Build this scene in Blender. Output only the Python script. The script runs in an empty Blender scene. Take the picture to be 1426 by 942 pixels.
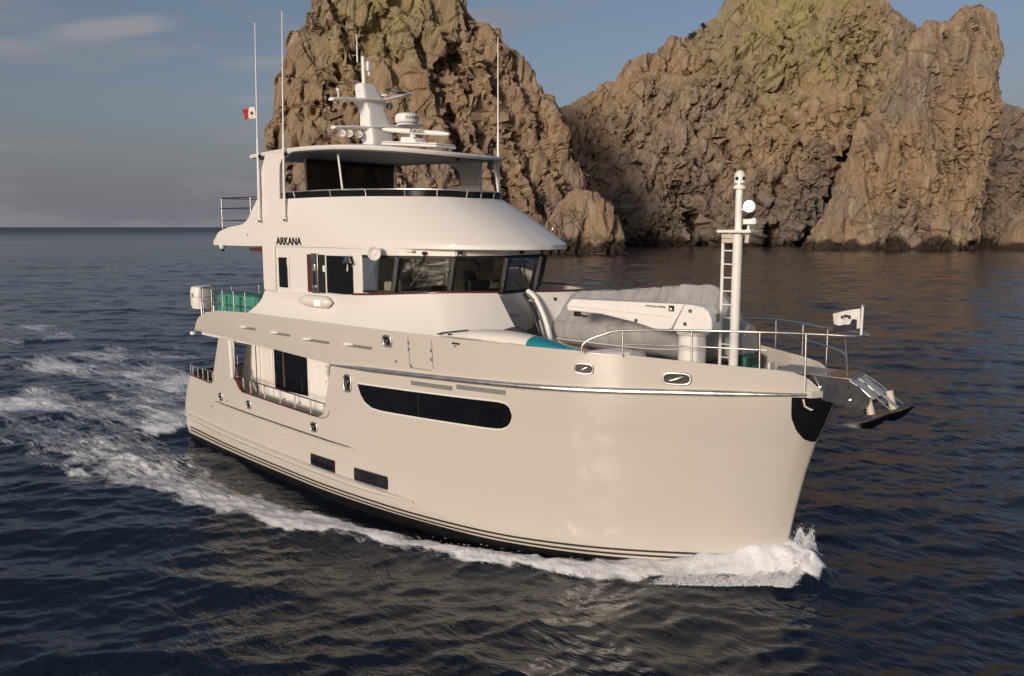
import bpy, math, random
import numpy as np
from mathutils import Vector, Matrix
R = math.radians
random.seed(7); rng = np.random.default_rng(7)
SC = bpy.context.scene
COL = SC.collection

# ------------------------------------------------------------------ camera
CAMP = Vector((6.80, -18.41, 8.30))
cam = bpy.data.cameras.new('camera'); co = bpy.data.objects.new('camera', cam); COL.objects.link(co)
co.location = CAMP; co.rotation_euler = (R(90 - 7.95), 0, R(40))
cam.sensor_width = 36; cam.lens = 28.02; cam.clip_start = .1; cam.clip_end = 40000
SC.camera = co

# ------------------------------------------------------------------ light
SUN_EL, SUN_AZ = 14.0, 170.0          # azimuth clockwise from +Y
sd = Vector((math.sin(R(SUN_AZ)) * math.cos(R(SUN_EL)), math.cos(R(SUN_AZ)) * math.cos(R(SUN_EL)), math.sin(R(SUN_EL))))
sl = bpy.data.lights.new('sun', 'SUN'); sl.energy = 2.75; sl.angle = R(11); sl.color = (1, .86, .70)
so = bpy.data.objects.new('sun', sl); COL.objects.link(so); so.rotation_euler = sd.to_track_quat('Z', 'Y').to_euler()
so.location = (0, -40, 40)
W = bpy.data.worlds.new('World'); SC.world = W; W.use_nodes = True
nt = W.node_tree; nt.nodes.clear()
def N(t, ty, **kw):
    n = t.nodes.new(ty)
    for k, v in kw.items():
        if k.startswith('i_'):
            key = k[2:]
            key = int(key) if key.isdigit() else key.replace('_', ' ')
            n.inputs[key].default_value = v
        else: setattr(n, k, v)
    return n
def ramp(t, pts, fac=None):
    n = t.nodes.new('ShaderNodeValToRGB'); e = n.color_ramp.elements
    while len(e) < len(pts): e.new(.5)
    for el, (p, c) in zip(e, pts):
        el.position = p; el.color = (*c, 1) if len(c) == 3 else c
    if fac is not None: t.links.new(fac, n.inputs[0])
    return n
def g(v): return (v, v, v)
def mixc(t, fac, a, b, mode='MIX'):
    n = t.nodes.new('ShaderNodeMix'); n.data_type = 'RGBA'; n.blend_type = mode
    for s, v in ((n.inputs[0], fac), (n.inputs[6], a), (n.inputs[7], b)):
        if hasattr(v, 'node'): t.links.new(v, s)
        elif isinstance(v, (int, float)): s.default_value = v
        else: s.default_value = (*v, 1) if len(v) == 3 else v
    return n.outputs[2]
sky = N(nt, 'ShaderNodeTexSky', sky_type='NISHITA', sun_disc=False, sun_elevation=R(SUN_EL), sun_rotation=R(SUN_AZ),
        altitude=0, air_density=1.0, dust_density=2.2, ozone_density=1.6)
tc = N(nt, 'ShaderNodeTexCoord')
mp = N(nt, 'ShaderNodeMapping'); mp.inputs['Rotation'].default_value = (0, R(9), R(25)); mp.inputs['Location'].default_value = (.35, .1, .2); mp.inputs['Scale'].default_value = (1.5, 1.5, 7.5)
nt.links.new(tc.outputs['Generated'], mp.inputs[0])
n1 = N(nt, 'ShaderNodeTexNoise', i_Scale=2.3, i_Detail=7.0, i_Roughness=.58, i_Distortion=.5)
nt.links.new(mp.outputs[0], n1.inputs['Vector'])
cl = ramp(nt, [(.46, g(0)), (.66, g(.75))], n1.outputs[0])
# thin grey veil low over the horizon
sx = N(nt, 'ShaderNodeSeparateXYZ'); nt.links.new(tc.outputs['Generated'], sx.inputs[0])
veil = ramp(nt, [(0.0, g(.95)), (.06, g(.72)), (.14, g(.30)), (.34, g(.0))], sx.outputs[2])
SKY_TINT = (1.03, .97, 1.03)
c0 = mixc(nt, 1.0, sky.outputs[0], SKY_TINT, 'MULTIPLY')
c1 = mixc(nt, veil.outputs[0], c0, (2.05, 2.12, 2.48))
def vdot(v):
    n = N(nt, 'ShaderNodeVectorMath', operation='DOT_PRODUCT'); nt.links.new(tc.outputs['Generated'], n.inputs[0]); n.inputs[1].default_value = v; return n.outputs['Value']
def mth(op, a, b=None, c=None):
    n = N(nt, 'ShaderNodeMath', operation=op)
    for i, x in enumerate((a, b, c)):
        if x is None: continue
        if hasattr(x, 'node'): nt.links.new(x, n.inputs[i])
        else: n.inputs[i].default_value = x
    return n.outputs[0]
c2 = mixc(nt, cl.outputs[0], c1, (3.1, 3.0, 3.2))
mp2 = N(nt, 'ShaderNodeMapping'); mp2.inputs['Scale'].default_value = (5, 5, 22); mp2.inputs['Rotation'].default_value = (0, R(8), 0); nt.links.new(tc.outputs['Generated'], mp2.inputs[0])
n2 = N(nt, 'ShaderNodeTexNoise', i_Scale=2.2, i_Detail=8.0, i_Roughness=.62, i_Distortion=.6); nt.links.new(mp2.outputs[0], n2.inputs['Vector'])
for (az, el, wa, wb, tilt, st) in ((-65.7, 12.0, .075, .013, .22, 1.0), (-72.5, 10.3, .06, .010, .15, .6), (-57.0, 10.6, .05, .010, .05, .55), (-57.5, 8.3, .03, .006, .1, .45), (-72, 14.5, .16, .012, .1, .5)):
    a_, e_ = R(az), R(el); d0 = Vector((math.sin(a_) * math.cos(e_), math.cos(a_) * math.cos(e_), math.sin(e_)))
    ax = Vector((math.cos(a_), -math.sin(a_), 0)); up = d0.cross(ax) * -1; up = up if up.z > 0 else -up
    A_ = ax * math.cos(tilt) + up * math.sin(tilt); B_ = up * math.cos(tilt) - ax * math.sin(tilt)
    q1 = mth('POWER', mth('ABSOLUTE', mth('DIVIDE', vdot(A_), wa)), 2.0); q2 = mth('POWER', mth('ABSOLUTE', mth('DIVIDE', vdot(B_), wb)), 2.0)
    ga = mth('EXPONENT', mth('MULTIPLY', mth('ADD', q1, q2), -1.0)); fr_ = mth('GREATER_THAN', vdot(d0), 0.5)
    msk = ramp(nt, [(.28, g(0)), (.75, g(1))], mth('MULTIPLY', mth('MULTIPLY', ga, fr_), mth('ADD', n2.outputs[0], .45)))
    c2 = mixc(nt, mth('MULTIPLY', msk.outputs[0], .62 * st), c2, (3.9, 3.75, 3.75))
bg = N(nt, 'ShaderNodeBackground', i_Strength=.086)
nt.links.new(c2, bg.inputs[0])
wo = N(nt, 'ShaderNodeOutputWorld'); nt.links.new(bg.outputs[0], wo.inputs[0])
SC.view_settings.view_transform = 'Standard'; SC.view_settings.look = 'None'
SC.view_settings.exposure = 0.0; SC.view_settings.gamma = 1
SC.view_settings.use_curve_mapping = False
SC.cycles.max_bounces = 8; SC.cycles.transparent_max_bounces = 12
SC.cycles.use_denoising = True

# ------------------------------------------------------------------ materials
MAT = {}
def mat(name, col, rough=.4, metal=0, coat=0, var=0.0, vscale=3.0, bump=0.0, bscale=20.0, emit=None, estr=0, spec=.5, stretch=(1, 1, 1)):
    m = bpy.data.materials.new(name); m.use_nodes = True; t = m.node_tree
    p = t.nodes['Principled BSDF']
    p.inputs['Base Color'].default_value = (*col, 1); p.inputs['Roughness'].default_value = rough
    p.inputs['Metallic'].default_value = metal; p.inputs['Coat Weight'].default_value = coat; p.inputs['Coat Roughness'].default_value = .08
    p.inputs['Specular IOR Level'].default_value = spec
    tcn = N(t, 'ShaderNodeTexCoord'); mpn = N(t, 'ShaderNodeMapping'); mpn.inputs['Scale'].default_value = stretch
    t.links.new(tcn.outputs['Object'], mpn.inputs[0])
    if var > 0:
        n = N(t, 'ShaderNodeTexNoise', i_Scale=vscale, i_Detail=5.0, i_Roughness=.6); t.links.new(mpn.outputs[0], n.inputs['Vector'])
        r = ramp(t, [(.25, tuple(c * (1 - var) for c in col)), (.75, tuple(min(1, c * (1 + var * .6)) for c in col))], n.outputs[0])
        t.links.new(r.outputs[0], p.inputs['Base Color'])
        rr = ramp(t, [(.3, g(max(.02, rough * .75))), (.7, g(min(1, rough * 1.3)))], n.outputs[0]); t.links.new(rr.outputs[0], p.inputs['Roughness'])
    if bump > 0:
        n = N(t, 'ShaderNodeTexNoise', i_Scale=bscale, i_Detail=4.0); t.links.new(mpn.outputs[0], n.inputs['Vector'])
        b = N(t, 'ShaderNodeBump', i_Strength=bump, i_Distance=.02); t.links.new(n.outputs[0], b.inputs['Height']); t.links.new(b.outputs[0], p.inputs['Normal'])
    if emit:
        p.inputs['Emission Color'].default_value = (*emit, 1); p.inputs['Emission Strength'].default_value = estr
    MAT[name] = m; return m
mat('hull_paint', (.57, .535, .482), .28, coat=.45)
mat('white_gelcoat', (.75, .72, .68), .36, coat=.22)
mat('bright_white', (.82, .80, .76), .35, var=.05, vscale=5)
mat('antifouling', (.012, .012, .014), .45, var=.3, vscale=3)
mat('dark_stripe', (.03, .022, .02), .35, var=.2)
mat('black_glass', (.004, .005, .007), .035, spec=.6, var=.25, vscale=1.2, bump=.01, bscale=1.5)
mat('tinted_screen', (.012, .013, .015), .12, var=.2)
mat('steel', (.80, .77, .72), .33, metal=1, var=.05, vscale=4, bump=.03, bscale=6)
mat('dull_steel', (.42, .41, .40), .32, metal=1, var=.15, vscale=6)
mat('dark_chrome', (.34, .34, .35), .18, metal=1, var=.2, vscale=5)
mat('black_patch', (.010, .010, .012), .10, spec=.7, var=.2, bump=.04, bscale=2)
mat('varnished_wood', (.10, .028, .016), .25, coat=.5, var=.4, vscale=6, stretch=(1, 8, 8))
mat('teak', (.19, .11, .06), .6, var=.35, vscale=8, stretch=(.6, 9, 9))
mat('deck_grey', (.42, .40, .38), .7, var=.12, vscale=9, bump=.2, bscale=80)
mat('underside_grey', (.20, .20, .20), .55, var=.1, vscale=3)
mat('fabric_grey', (.37, .36, .355), .85, var=.14, vscale=1.6, bump=.25, bscale=14, spec=.2)
mat('fabric_white', (.66, .63, .62), .85, var=.08, vscale=2, bump=.25, bscale=10, spec=.2)
mat('fabric_dark', (.06, .06, .068), .8, var=.2, vscale=4, bump=.2, bscale=20)
mat('board_white', (.80, .76, .70), .35, var=.04, vscale=3)
mat('turquoise', (.012, .22, .29), .30, var=.15, vscale=4)
mat('sea_green', (.055, .27, .20), .6, var=.2, vscale=5, bump=.1, bscale=20)
mat('black_plastic', (.014, .014, .015), .4, var=.2)
mat('dark_green_gear', (.012, .10, .075), .45, var=.3, vscale=8)
mat('interior_cream', (.72, .66, .56), .7, var=.06)
mat('interior_brown', (.10, .055, .035), .45, var=.3, vscale=5)
mat('interior_dark', (.05, .05, .05), .6, var=.2)
mat('lettering', (.012, .012, .014), .4, var=.1)
mat('logo_blue', (.01, .012, .05), .4, var=.1)
mat('flag_red', (.42, .02, .02), .8, var=.15); mat('flag_white', (.75, .72, .70), .8, var=.08)
mat('flag_green', (.01, .12, .05), .8, var=.1); mat('flag_dark', (.02, .022, .035), .8, var=.2); mat('emblem_brown', (.09, .06, .03), .8, var=.2)
mat('lamp_white', (.9, .9, .9), .3, emit=(1, .96, .88), estr=60)
mat('nav_green', (.75, .85, .7), .3, emit=(.8, 1, .72), estr=1.6)
mat('blue_led', (.1, .15, .8), .3, emit=(.06, .12, 1), estr=3.0)
mat('roller_white', (.62, .56, .46), .4, var=.1)
def glass_mat():
    m = bpy.data.materials.new('clear_glass'); m.use_nodes = True; t = m.node_tree; t.nodes.clear()
    tr = N(t, 'ShaderNodeBsdfTransparent'); tr.inputs[0].default_value = (.60, .60, .57, 1)
    gl = N(t, 'ShaderNodeBsdfGlossy', i_Roughness=.02); fr = N(t, 'ShaderNodeFresnel', i_IOR=1.45)
    n = N(t, 'ShaderNodeTexNoise', i_Scale=1.2, i_Detail=1.0); b = N(t, 'ShaderNodeBump', i_Strength=.02); t.links.new(n.outputs[0], b.inputs['Height'])
    t.links.new(b.outputs[0], gl.inputs['Normal'])
    mx = N(t, 'ShaderNodeMixShader'); t.links.new(fr.outputs[0], mx.inputs[0]); t.links.new(tr.outputs[0], mx.inputs[1]); t.links.new(gl.outputs[0], mx.inputs[2])
    o = N(t, 'ShaderNodeOutputMaterial'); t.links.new(mx.outputs[0], o.inputs[0]); MAT['clear_glass'] = m
def mesh_screen_mat():
    m = bpy.data.materials.new('shade_mesh'); m.use_nodes = True; t = m.node_tree; t.nodes.clear()
    tr = N(t, 'ShaderNodeBsdfTransparent'); tr.inputs[0].default_value = (.30, .26, .22, 1)
    df = N(t, 'ShaderNodeBsdfPrincipled', i_Roughness=.6); df.inputs['Base Color'].default_value = (.012, .010, .009, 1)
    mx = N(t, 'ShaderNodeMixShader', i_0=.55); t.links.new(tr.outputs[0], mx.inputs[1]); t.links.new(df.outputs[0], mx.inputs[2])
    n = N(t, 'ShaderNodeTexNoise', i_Scale=2.0, i_Detail=3.0); r = ramp(t, [(.3, g(.5)), (.7, g(.72))], n.outputs[0]); t.links.new(r.outputs[0], mx.inputs[0])
    o = N(t, 'ShaderNodeOutputMaterial'); t.links.new(mx.outputs[0], o.inputs[0]); MAT['shade_mesh'] = m
glass_mat(); mesh_screen_mat()

# ------------------------------------------------------------------ mesh helpers
class MB:
    def __init__(s): s.v = []; s.f = []
    def add(s, vs, fs):
        o = len(s.v); s.v += [tuple(map(float, p)) for p in vs]; s.f += [tuple(o + i for i in f) for f in fs]; return s
    def box(s, c, d, rot=None):
        x, y, z = (q / 2 for q in d); M = rot or Matrix.Identity(3)
        vs = [Vector(c) + M @ Vector((a * x, b * y, e * z)) for a in (-1, 1) for b in (-1, 1) for e in (-1, 1)]
        return s.add(vs, [(0, 1, 3, 2), (4, 6, 7, 5), (0, 4, 5, 1), (2, 3, 7, 6), (0, 2, 6, 4), (1, 5, 7, 3)])
    def loft(s, rings, closed=True, caps=True):
        n = len(rings[0]); vs = [p for r in rings for p in r]; fs = []
        for i in range(len(rings) - 1):
            for j in range(n if closed else n - 1):
                k = (j + 1) % n; fs.append((i * n + j, i * n + k, (i + 1) * n + k, (i + 1) * n + j))
        if caps: fs += [tuple(range(n))[::-1], tuple((len(rings) - 1) * n + j for j in range(n))]
        return s.add(vs, fs)
    def tube(s, pts, r, n=8, caps=True):
        pts = [Vector(p) for p in pts]; rings = []; a = None
        for i, p in enumerate(pts):
            d = (pts[min(i + 1, len(pts) - 1)] - pts[max(i - 1, 0)]).normalized()
            if a is None: a = d.cross(Vector((0, 0, 1)) if abs(d.z) < .9 else Vector((1, 0, 0)))
            a = (a - d * a.dot(d)).normalized(); b = d.cross(a)
            rr = r[i] if isinstance(r, (list, tuple)) else r
            rings.append([p + a * (rr * math.cos(2 * math.pi * k / n)) + b * (rr * math.sin(2 * math.pi * k / n)) for k in range(n)])
        return s.loft(rings, True, caps)
    def lathe(s, prof, c, axis='Z', n=20, rot=None):
        rings = []
        for r, h in prof:
            ring = []
            for k in range(n):
                a = 2 * math.pi * k / n; q = Vector((r * math.cos(a), r * math.sin(a), h))
                if axis == 'X': q = Vector((q.z, q.x, q.y))
                if axis == 'Y': q = Vector((q.y, q.z, q.x))
                if rot: q = rot @ q
                ring.append(Vector(c) + q)
            rings.append(ring)
        return s.loft(rings)
    def prism(s, poly, axis, a, b):
        """poly: 2D outline; axis: the extruded axis"""
        def P(p, h):
            return {'X': (h, p[0], p[1]), 'Y': (p[0], h, p[1]), 'Z': (p[0], p[1], h)}[axis]
        return s.loft([[P(p, a) for p in poly], [P(p, b) for p in poly]])
    def build(s, name, m, parent=None, smooth=35, bevel=0, solid=0, loc=None):
        me = bpy.data.meshes.new(name)
        vs = s.v
        if loc is not None: vs = [tuple(Vector(p) - Vector(loc)) for p in vs]
        me.from_pydata(vs, [], s.f); me.validate()
        import bmesh
        bm = bmesh.new(); bm.from_mesh(me); bmesh.ops.recalc_face_normals(bm, faces=bm.faces); bm.to_mesh(me); bm.free()
        me.materials.append(MAT[m])
        if smooth:
            me.polygons.foreach_set('use_smooth', [True] * len(me.polygons)); me.set_sharp_from_angle(angle=R(smooth))
        o = bpy.data.objects.new(name, me); COL.objects.link(o)
        if parent: o.parent = parent
        if loc is not None: o.location = loc
        if bevel:
            b = o.modifiers.new('bevel', 'BEVEL'); b.width = bevel; b.segments = 2; b.limit_method = 'ANGLE'; b.angle_limit = R(40)
        if solid:
            b = o.modifiers.new('solid', 'SOLIDIFY'); b.thickness = solid; b.offset = -1
        return o
def tag(o, label, cat, group=None):
    o['label'] = label; o['category'] = cat
    if group: o['group'] = group
    return o
def empty(name, loc, label, cat, group=None):
    o = bpy.data.objects.new(name, None); COL.objects.link(o); o.location = loc; o.empty_display_size = .3
    return tag(o, label, cat, group)
def ip(x, pts):
    xs, ys = zip(*sorted(pts)); return float(np.interp(x, xs, ys))
def cr(pts, n):
    """Catmull-Rom through points, n samples per span"""
    P = [np.array(p, float) for p in pts]; P = [2 * P[0] - P[1]] + P + [2 * P[-1] - P[-2]]; out = []
    for i in range(1, len(P) - 2):
        for k in range(n):
            t = k / n; a, b, c, d = P[i - 1:i + 3]
            out.append(.5 * (2 * b + (c - a) * t + (2 * a - 5 * b + 4 * c - d) * t * t + (3 * b - a - 3 * c + d) * t ** 3))
    out.append(P[-2]); return [tuple(p) for p in out]
def smooth_ip(pts):
    xs, ys = map(np.array, zip(*sorted(pts)))
    d = np.gradient(ys, xs)
    def f(x):
        x = min(max(x, xs[0]), xs[-1]); i = min(int(np.searchsorted(xs, x, 'right')) - 1, len(xs) - 2); i = max(i, 0)
        h = xs[i + 1] - xs[i]; t = (x - xs[i]) / h
        return float((2*t**3-3*t*t+1)*ys[i] + (t**3-2*t*t+t)*h*d[i] + (-2*t**3+3*t*t)*ys[i+1] + (t**3-t*t)*h*d[i+1])
    return f

# ------------------------------------------------------------------ numpy noise
def _h(ix, iy, iz, s):
    h = (ix.astype(np.int64) * 374761393 + iy.astype(np.int64) * 668265263 + iz.astype(np.int64) * 2147483647 + s * 974711) & 0x7fffffff
    h = (h ^ (h >> 13)) * 1274126177 & 0x7fffffff
    return (h ^ (h >> 16)) & 0x7fffffff
def vnoise(p, s=0):
    i = np.floor(p).astype(np.int64); f = p - i; u = f * f * f * (f * (f * 6 - 15) + 10); r = 0
    for dx in (0, 1):
        for dy in (0, 1):
            for dz in (0, 1):
                w = (u[:, 0] if dx else 1 - u[:, 0]) * (u[:, 1] if dy else 1 - u[:, 1]) * (u[:, 2] if dz else 1 - u[:, 2])
                h = _h(i[:, 0] + dx, i[:, 1] + dy, i[:, 2] + dz, s)
                a = (h & 1023) / 1023 * 2 - 1; b = ((h >> 10) & 1023) / 1023 * 2 - 1; c = ((h >> 20) & 1023) / 1023 * 2 - 1
                r = r + w * (a * (f[:, 0] - dx) + b * (f[:, 1] - dy) + c * (f[:, 2] - dz))
    return r
def fbm(p, oct=4, s=0, gain=.5, ridge=False):
    a = 1; r = 0; q = p.copy()
    for o in range(oct):
        n = vnoise(q, s + o * 17)
        if ridge: n = .5 - np.abs(n) * 1.6
        r = r + a * n; a *= gain; q = q * 2.03 + 11.3
    return r
def worley(p, s=0):
    i = np.floor(p).astype(np.int64); f = p - i
    d1 = np.full(len(p), 9.0); d2 = np.full(len(p), 9.0); cid = np.zeros(len(p)); tilt = np.zeros(len(p))
    for dx in (-1, 0, 1):
        for dy in (-1, 0, 1):
            for dz in (-1, 0, 1):
                h = _h(i[:, 0] + dx, i[:, 1] + dy, i[:, 2] + dz, s)
                vx = dx + (h & 1023) / 1023 - f[:, 0]; vy = dy + ((h >> 10) & 1023) / 1023 - f[:, 1]; vz = dz + ((h >> 20) & 1023) / 1023 - f[:, 2]
                d = vx * vx + vy * vy + vz * vz
                h2 = _h(i[:, 0] + dx + 91, i[:, 1] + dy, i[:, 2] + dz, s + 5)
                val = (h2 & 1023) / 1023; tl = (((h2 >> 10) & 1023) / 1023 - .5) * vx + (((h2 >> 20) & 1023) / 1023 - .5) * vz
                m = d < d1
                d2 = np.where(m, d1, np.minimum(d2, d)); cid = np.where(m, val, cid); tilt = np.where(m, tl, tilt); d1 = np.where(m, d, d1)
    return np.sqrt(d1), np.sqrt(d2), cid, tilt
def grid_object(name, V, nr, nc, m, closed=False, attrs=None, smooth=True):
    me = bpy.data.meshes.new(name); nv = nr * nc
    me.vertices.add(nv); me.vertices.foreach_set('co', V.astype(np.float32).ravel())
    r = np.arange(nr - 1); c = np.arange(nc if closed else nc - 1); rr, cc = np.meshgrid(r, c, indexing='ij'); c2 = (cc + 1) % nc
    q = np.stack([rr * nc + cc, rr * nc + c2, (rr + 1) * nc + c2, (rr + 1) * nc + cc], -1).reshape(-1, 4)
    nf = len(q); me.loops.add(nf * 4); me.loops.foreach_set('vertex_index', q.astype(np.int32).ravel())
    me.polygons.add(nf); me.polygons.foreach_set('loop_start', np.arange(0, nf * 4, 4, dtype=np.int32))
    me.polygons.foreach_set('loop_total', np.full(nf, 4, dtype=np.int32))
    me.polygons.foreach_set('use_smooth', np.full(nf, smooth))
    me.update(calc_edges=True)
    for k, v in (attrs or {}).items():
        a = me.attributes.new(k, 'FLOAT', 'POINT'); a.data.foreach_set('value', v.astype(np.float32))
    me.materials.append(MAT[m])
    o = bpy.data.objects.new(name, me); COL.objects.link(o); return o

# ------------------------------------------------------------------ water
FW = np.array([-.643, .766]); LT = np.array([.766, .643])     # view-forward and view-right on the ground
def fft_waves(Nn, L, lo, hi, wind, seed, spread=2.0):
    r = np.random.default_rng(seed); k = 2 * np.pi * np.fft.fftfreq(Nn, L / Nn); kx, ky = np.meshgrid(k, k, indexing='ij')
    kk = np.hypot(kx, ky); kk[0, 0] = 1; lam = 2 * np.pi / kk
    dirc = (kx * wind[0] + ky * wind[1]) / kk
    amp = kk ** -2.0 * (np.abs(dirc) ** spread + .12) * np.where(dirc < 0, .3, 1)
    amp = amp * (lam > lo) * (lam < hi); amp[0, 0] = 0
    sp = amp * (r.normal(size=(Nn, Nn)) + 1j * r.normal(size=(Nn, Nn)))
    h = np.real(np.fft.ifft2(sp)); sc = 1 / h.std()
    dx = np.real(np.fft.ifft2(sp * 1j * kx / kk)) * sc; dy = np.real(np.fft.ifft2(sp * 1j * ky / kk)) * sc
    return np.stack([h * sc, dx, dy], -1), L
def samp(field, X, Y, rot=0):
    F, L = field; Nn = F.shape[0]; c, s = math.cos(rot), math.sin(rot)
    u = ((X * c - Y * s) / L % 1) * Nn; v = ((X * s + Y * c) / L % 1) * Nn
    i = np.floor(u).astype(int); j = np.floor(v).astype(int); a = (u - i)[..., None]; b = (v - j)[..., None]
    i %= Nn; j %= Nn; i2 = (i + 1) % Nn; j2 = (j + 1) % Nn
    q = F[i, j] * (1 - a) * (1 - b) + F[i2, j] * a * (1 - b) + F[i, j2] * (1 - a) * b + F[i2, j2] * a * b
    h, dx, dy = q[..., 0], q[..., 1], q[..., 2]
    return h, dx * c + dy * s, -dx * s + dy * c
YW = smooth_ip([(0, .04), (.3, .36), (.8, .76), (1.83, 1.40), (3.67, 2.36), (6.1, 3.15), (9, 3.52), (12, 3.62), (16, 3.45), (20, 3.15), (23, 2.85), (25.5, 2.65)])
YD = smooth_ip([(0, .10), (.15, .42), (.5, .76), (1.0, 1.08), (1.8, 1.48), (2.9, 2.0), (4.3, 2.65), (5.9, 3.18), (8, 3.43), (9.6, 3.5), (14, 3.5), (19, 3.38), (22, 3.15), (25.5, 2.85)])
OUT = [(.75, .75), (.2, 1.0), (-.63, 1.75), (-2.41, 3.05), (-3.86, 3.75), (-5.8, 4.35), (-8.44, 5.2), (-10.7, 6.1), (-13.9, 7.0), (-16.5, 7.6), (-18.4, 8.2), (-24, 8.8), (-34, 10), (-60, 13), (-120, 20)]
INN = [(.75, 0), (0, .0), (-1.0, .7), (-2.2, 1.5), (-3.8, 2.45), (-5, 2.9), (-6.3, 3.25), (-7.4, 3.6), (-9, 4.0), (-11, 4.35), (-13.4, 4.5), (-16, 4.4), (-19.9, 4.0), (-24, 2.8), (-30, 1)]
def arr_ip(x, pts):
    xs, ys = zip(*sorted(pts)); return np.interp(x, xs, ys)
def sm(a, b, x):
    t = np.clip((x - a) / (b - a), 0, 1); return t * t * (3 - 2 * t)
def boat_waves(X, Y):
    A = np.abs(Y); yo = arr_ip(X, OUT); yi = arr_ip(X, INN)
    hull = arr_ip(X, [(-24, 2.7), (-20, 3.1), (-12, 3.6), (-6, 3.15), (-3.67, 2.36), (-1.8, 1.4), (0, .05)])
    near = np.exp(-np.clip(A - hull, 0, 99) / 1.5)
    z = near * arr_ip(X, [(-40, 0), (-25, .12), (-22, -.05), (-15, -.30), (-11, -.36), (-8, -.34), (-5, -.2), (-2.5, .0), (-.5, .22), (.3, .20), (1.0, 0)])
    wv = np.clip((A - hull) / np.maximum(yo - hull, .1), 0, 2)
    apron = (1 - sm(.1, 1.15, wv)) * arr_ip(X, [(-6, 0), (-3.5, .10), (-2, .20), (-.8, .34), (.2, .40), (.9, .18), (1.2, 0)]) * np.where(Y > 0, 1.35, 1.0) * (1 + .5 * fbm(np.stack([X.ravel() * 1.1, Y.ravel() * 1.1, np.zeros(X.size)], -1), 3, 23).reshape(X.shape))
    ridge = np.exp(-((A - yo + .75) / .65) ** 2) * arr_ip(X, [(-30, 0), (-16, .06), (-9, .12), (-5, .14), (-2.5, .05), (-1, 0)]) + apron
    return z + ridge
def build_water():
    m = bpy.data.materials.new('sea_water'); m.use_nodes = True; t = m.node_tree; p = t.nodes['Principled BSDF']; L = t.links.new
    p.inputs['Base Color'].default_value = (.006, .012, .024, 1); p.inputs['Roughness'].default_value = .06; p.inputs['IOR'].default_value = 1.333
    geo = N(t, 'ShaderNodeNewGeometry')
    mp = N(t, 'ShaderNodeMapping'); mp.inputs['Rotation'].default_value = (0, 0, R(-40)); mp.inputs['Scale'].default_value = (.45, 1.25, .4); L(geo.outputs['Position'], mp.inputs[0])
    a = N(t, 'ShaderNodeTexNoise', i_Scale=1.1, i_Detail=5.0, i_Roughness=.55, i_Distortion=.4); L(mp.outputs[0], a.inputs['Vector'])
    b = N(t, 'ShaderNodeTexNoise', i_Scale=7.0, i_Detail=3.0, i_Roughness=.5, i_Distortion=.3); L(mp.outputs[0], b.inputs['Vector'])
    b1 = N(t, 'ShaderNodeBump', i_Strength=.70, i_Distance=.16); L(a.outputs[0], b1.inputs['Height'])
    b2 = N(t, 'ShaderNodeBump', i_Strength=.25, i_Distance=.02); L(b.outputs[0], b2.inputs['Height']); L(b1.outputs[0], b2.inputs['Normal'])
    L(b2.outputs[0], p.inputs['Normal'])
    ln = N(t, 'ShaderNodeVectorMath', operation='LENGTH'); L(geo.outputs['Position'], ln.inputs[0])
    ro = N(t, 'ShaderNodeMapRange', i_1=60., i_2=1500., i_3=.06, i_4=.38); L(ln.outputs['Value'], ro.inputs[0]); L(ro.outputs[0], p.inputs['Roughness'])
    # foam
    at = N(t, 'ShaderNodeAttribute', attribute_name='foam')
    m2 = N(t, 'ShaderNodeMapping'); m2.inputs['Rotation'].default_value = (0, 0, R(10)); m2.inputs['Scale'].default_value = (.22, 1.5, 1); L(geo.outputs['Position'], m2.inputs[0])
    f1 = N(t, 'ShaderNodeTexNoise', i_Scale=1.1, i_Detail=9.0, i_Roughness=.66, i_Distortion=1.0); L(m2.outputs[0], f1.inputs['Vector'])
    f2 = N(t, 'ShaderNodeTexNoise', i_Scale=5.0, i_Detail=8.0, i_Roughness=.74, i_Distortion=1.6); L(m2.outputs[0], f2.inputs['Vector'])
    s1 = N(t, 'ShaderNodeMath', operation='MULTIPLY_ADD', i_1=.50, i_2=0.0); L(f1.outputs[0], s1.inputs[0])
    s2 = N(t, 'ShaderNodeMath', operation='MULTIPLY_ADD', i_1=.50); L(f2.outputs[0], s2.inputs[0]); L(s1.outputs[0], s2.inputs[2])
    s3 = N(t, 'ShaderNodeMath', operation='ADD'); L(at.outputs['Fac'], s3.inputs[0]); L(s2.outputs[0], s3.inputs[1])
    fr = ramp(t, [(.0, g(0)), (.5, g(.35)), (1., g(1))]); rg = N(t, 'ShaderNodeMapRange', i_1=1.00, i_2=1.16); L(s3.outputs[0], rg.inputs[0]); L(rg.outputs[0], fr.inputs[0])
    fo = N(t, 'ShaderNodeBsdfPrincipled', i_Roughness=.85); fo.inputs['Base Color'].default_value = (.86, .87, .89, 1); fo.inputs['Specular IOR Level'].default_value = .2
    fo.inputs['Subsurface Weight'].default_value = .0
    fb = N(t, 'ShaderNodeBump', i_Strength=.6, i_Distance=.06); L(s2.outputs[0], fb.inputs['Height']); L(fb.outputs[0], fo.inputs['Normal'])
    mx = N(t, 'ShaderNodeMixShader'); L(fr.outputs[0], mx.inputs[0]); L(p.outputs[0], mx.inputs[1]); L(fo.outputs[0], mx.inputs[2])
    L(mx.outputs[0], t.nodes['Material Output'].inputs[0]); MAT['sea_water'] = m
    # polar sheet, fine where the photo looks, coarse elsewhere, out to the horizon
    fine = np.linspace(-42, 42, 720); coarse = np.linspace(42, 318, 90)[1:-1]
    ang = np.radians(np.concatenate([fine, coarse])); nc = len(ang)
    rad = np.concatenate([[.5, 3, 6, 9], np.geomspace(11, 420, 900), np.geomspace(430, 15000, 60)]); nr = len(rad)
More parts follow.
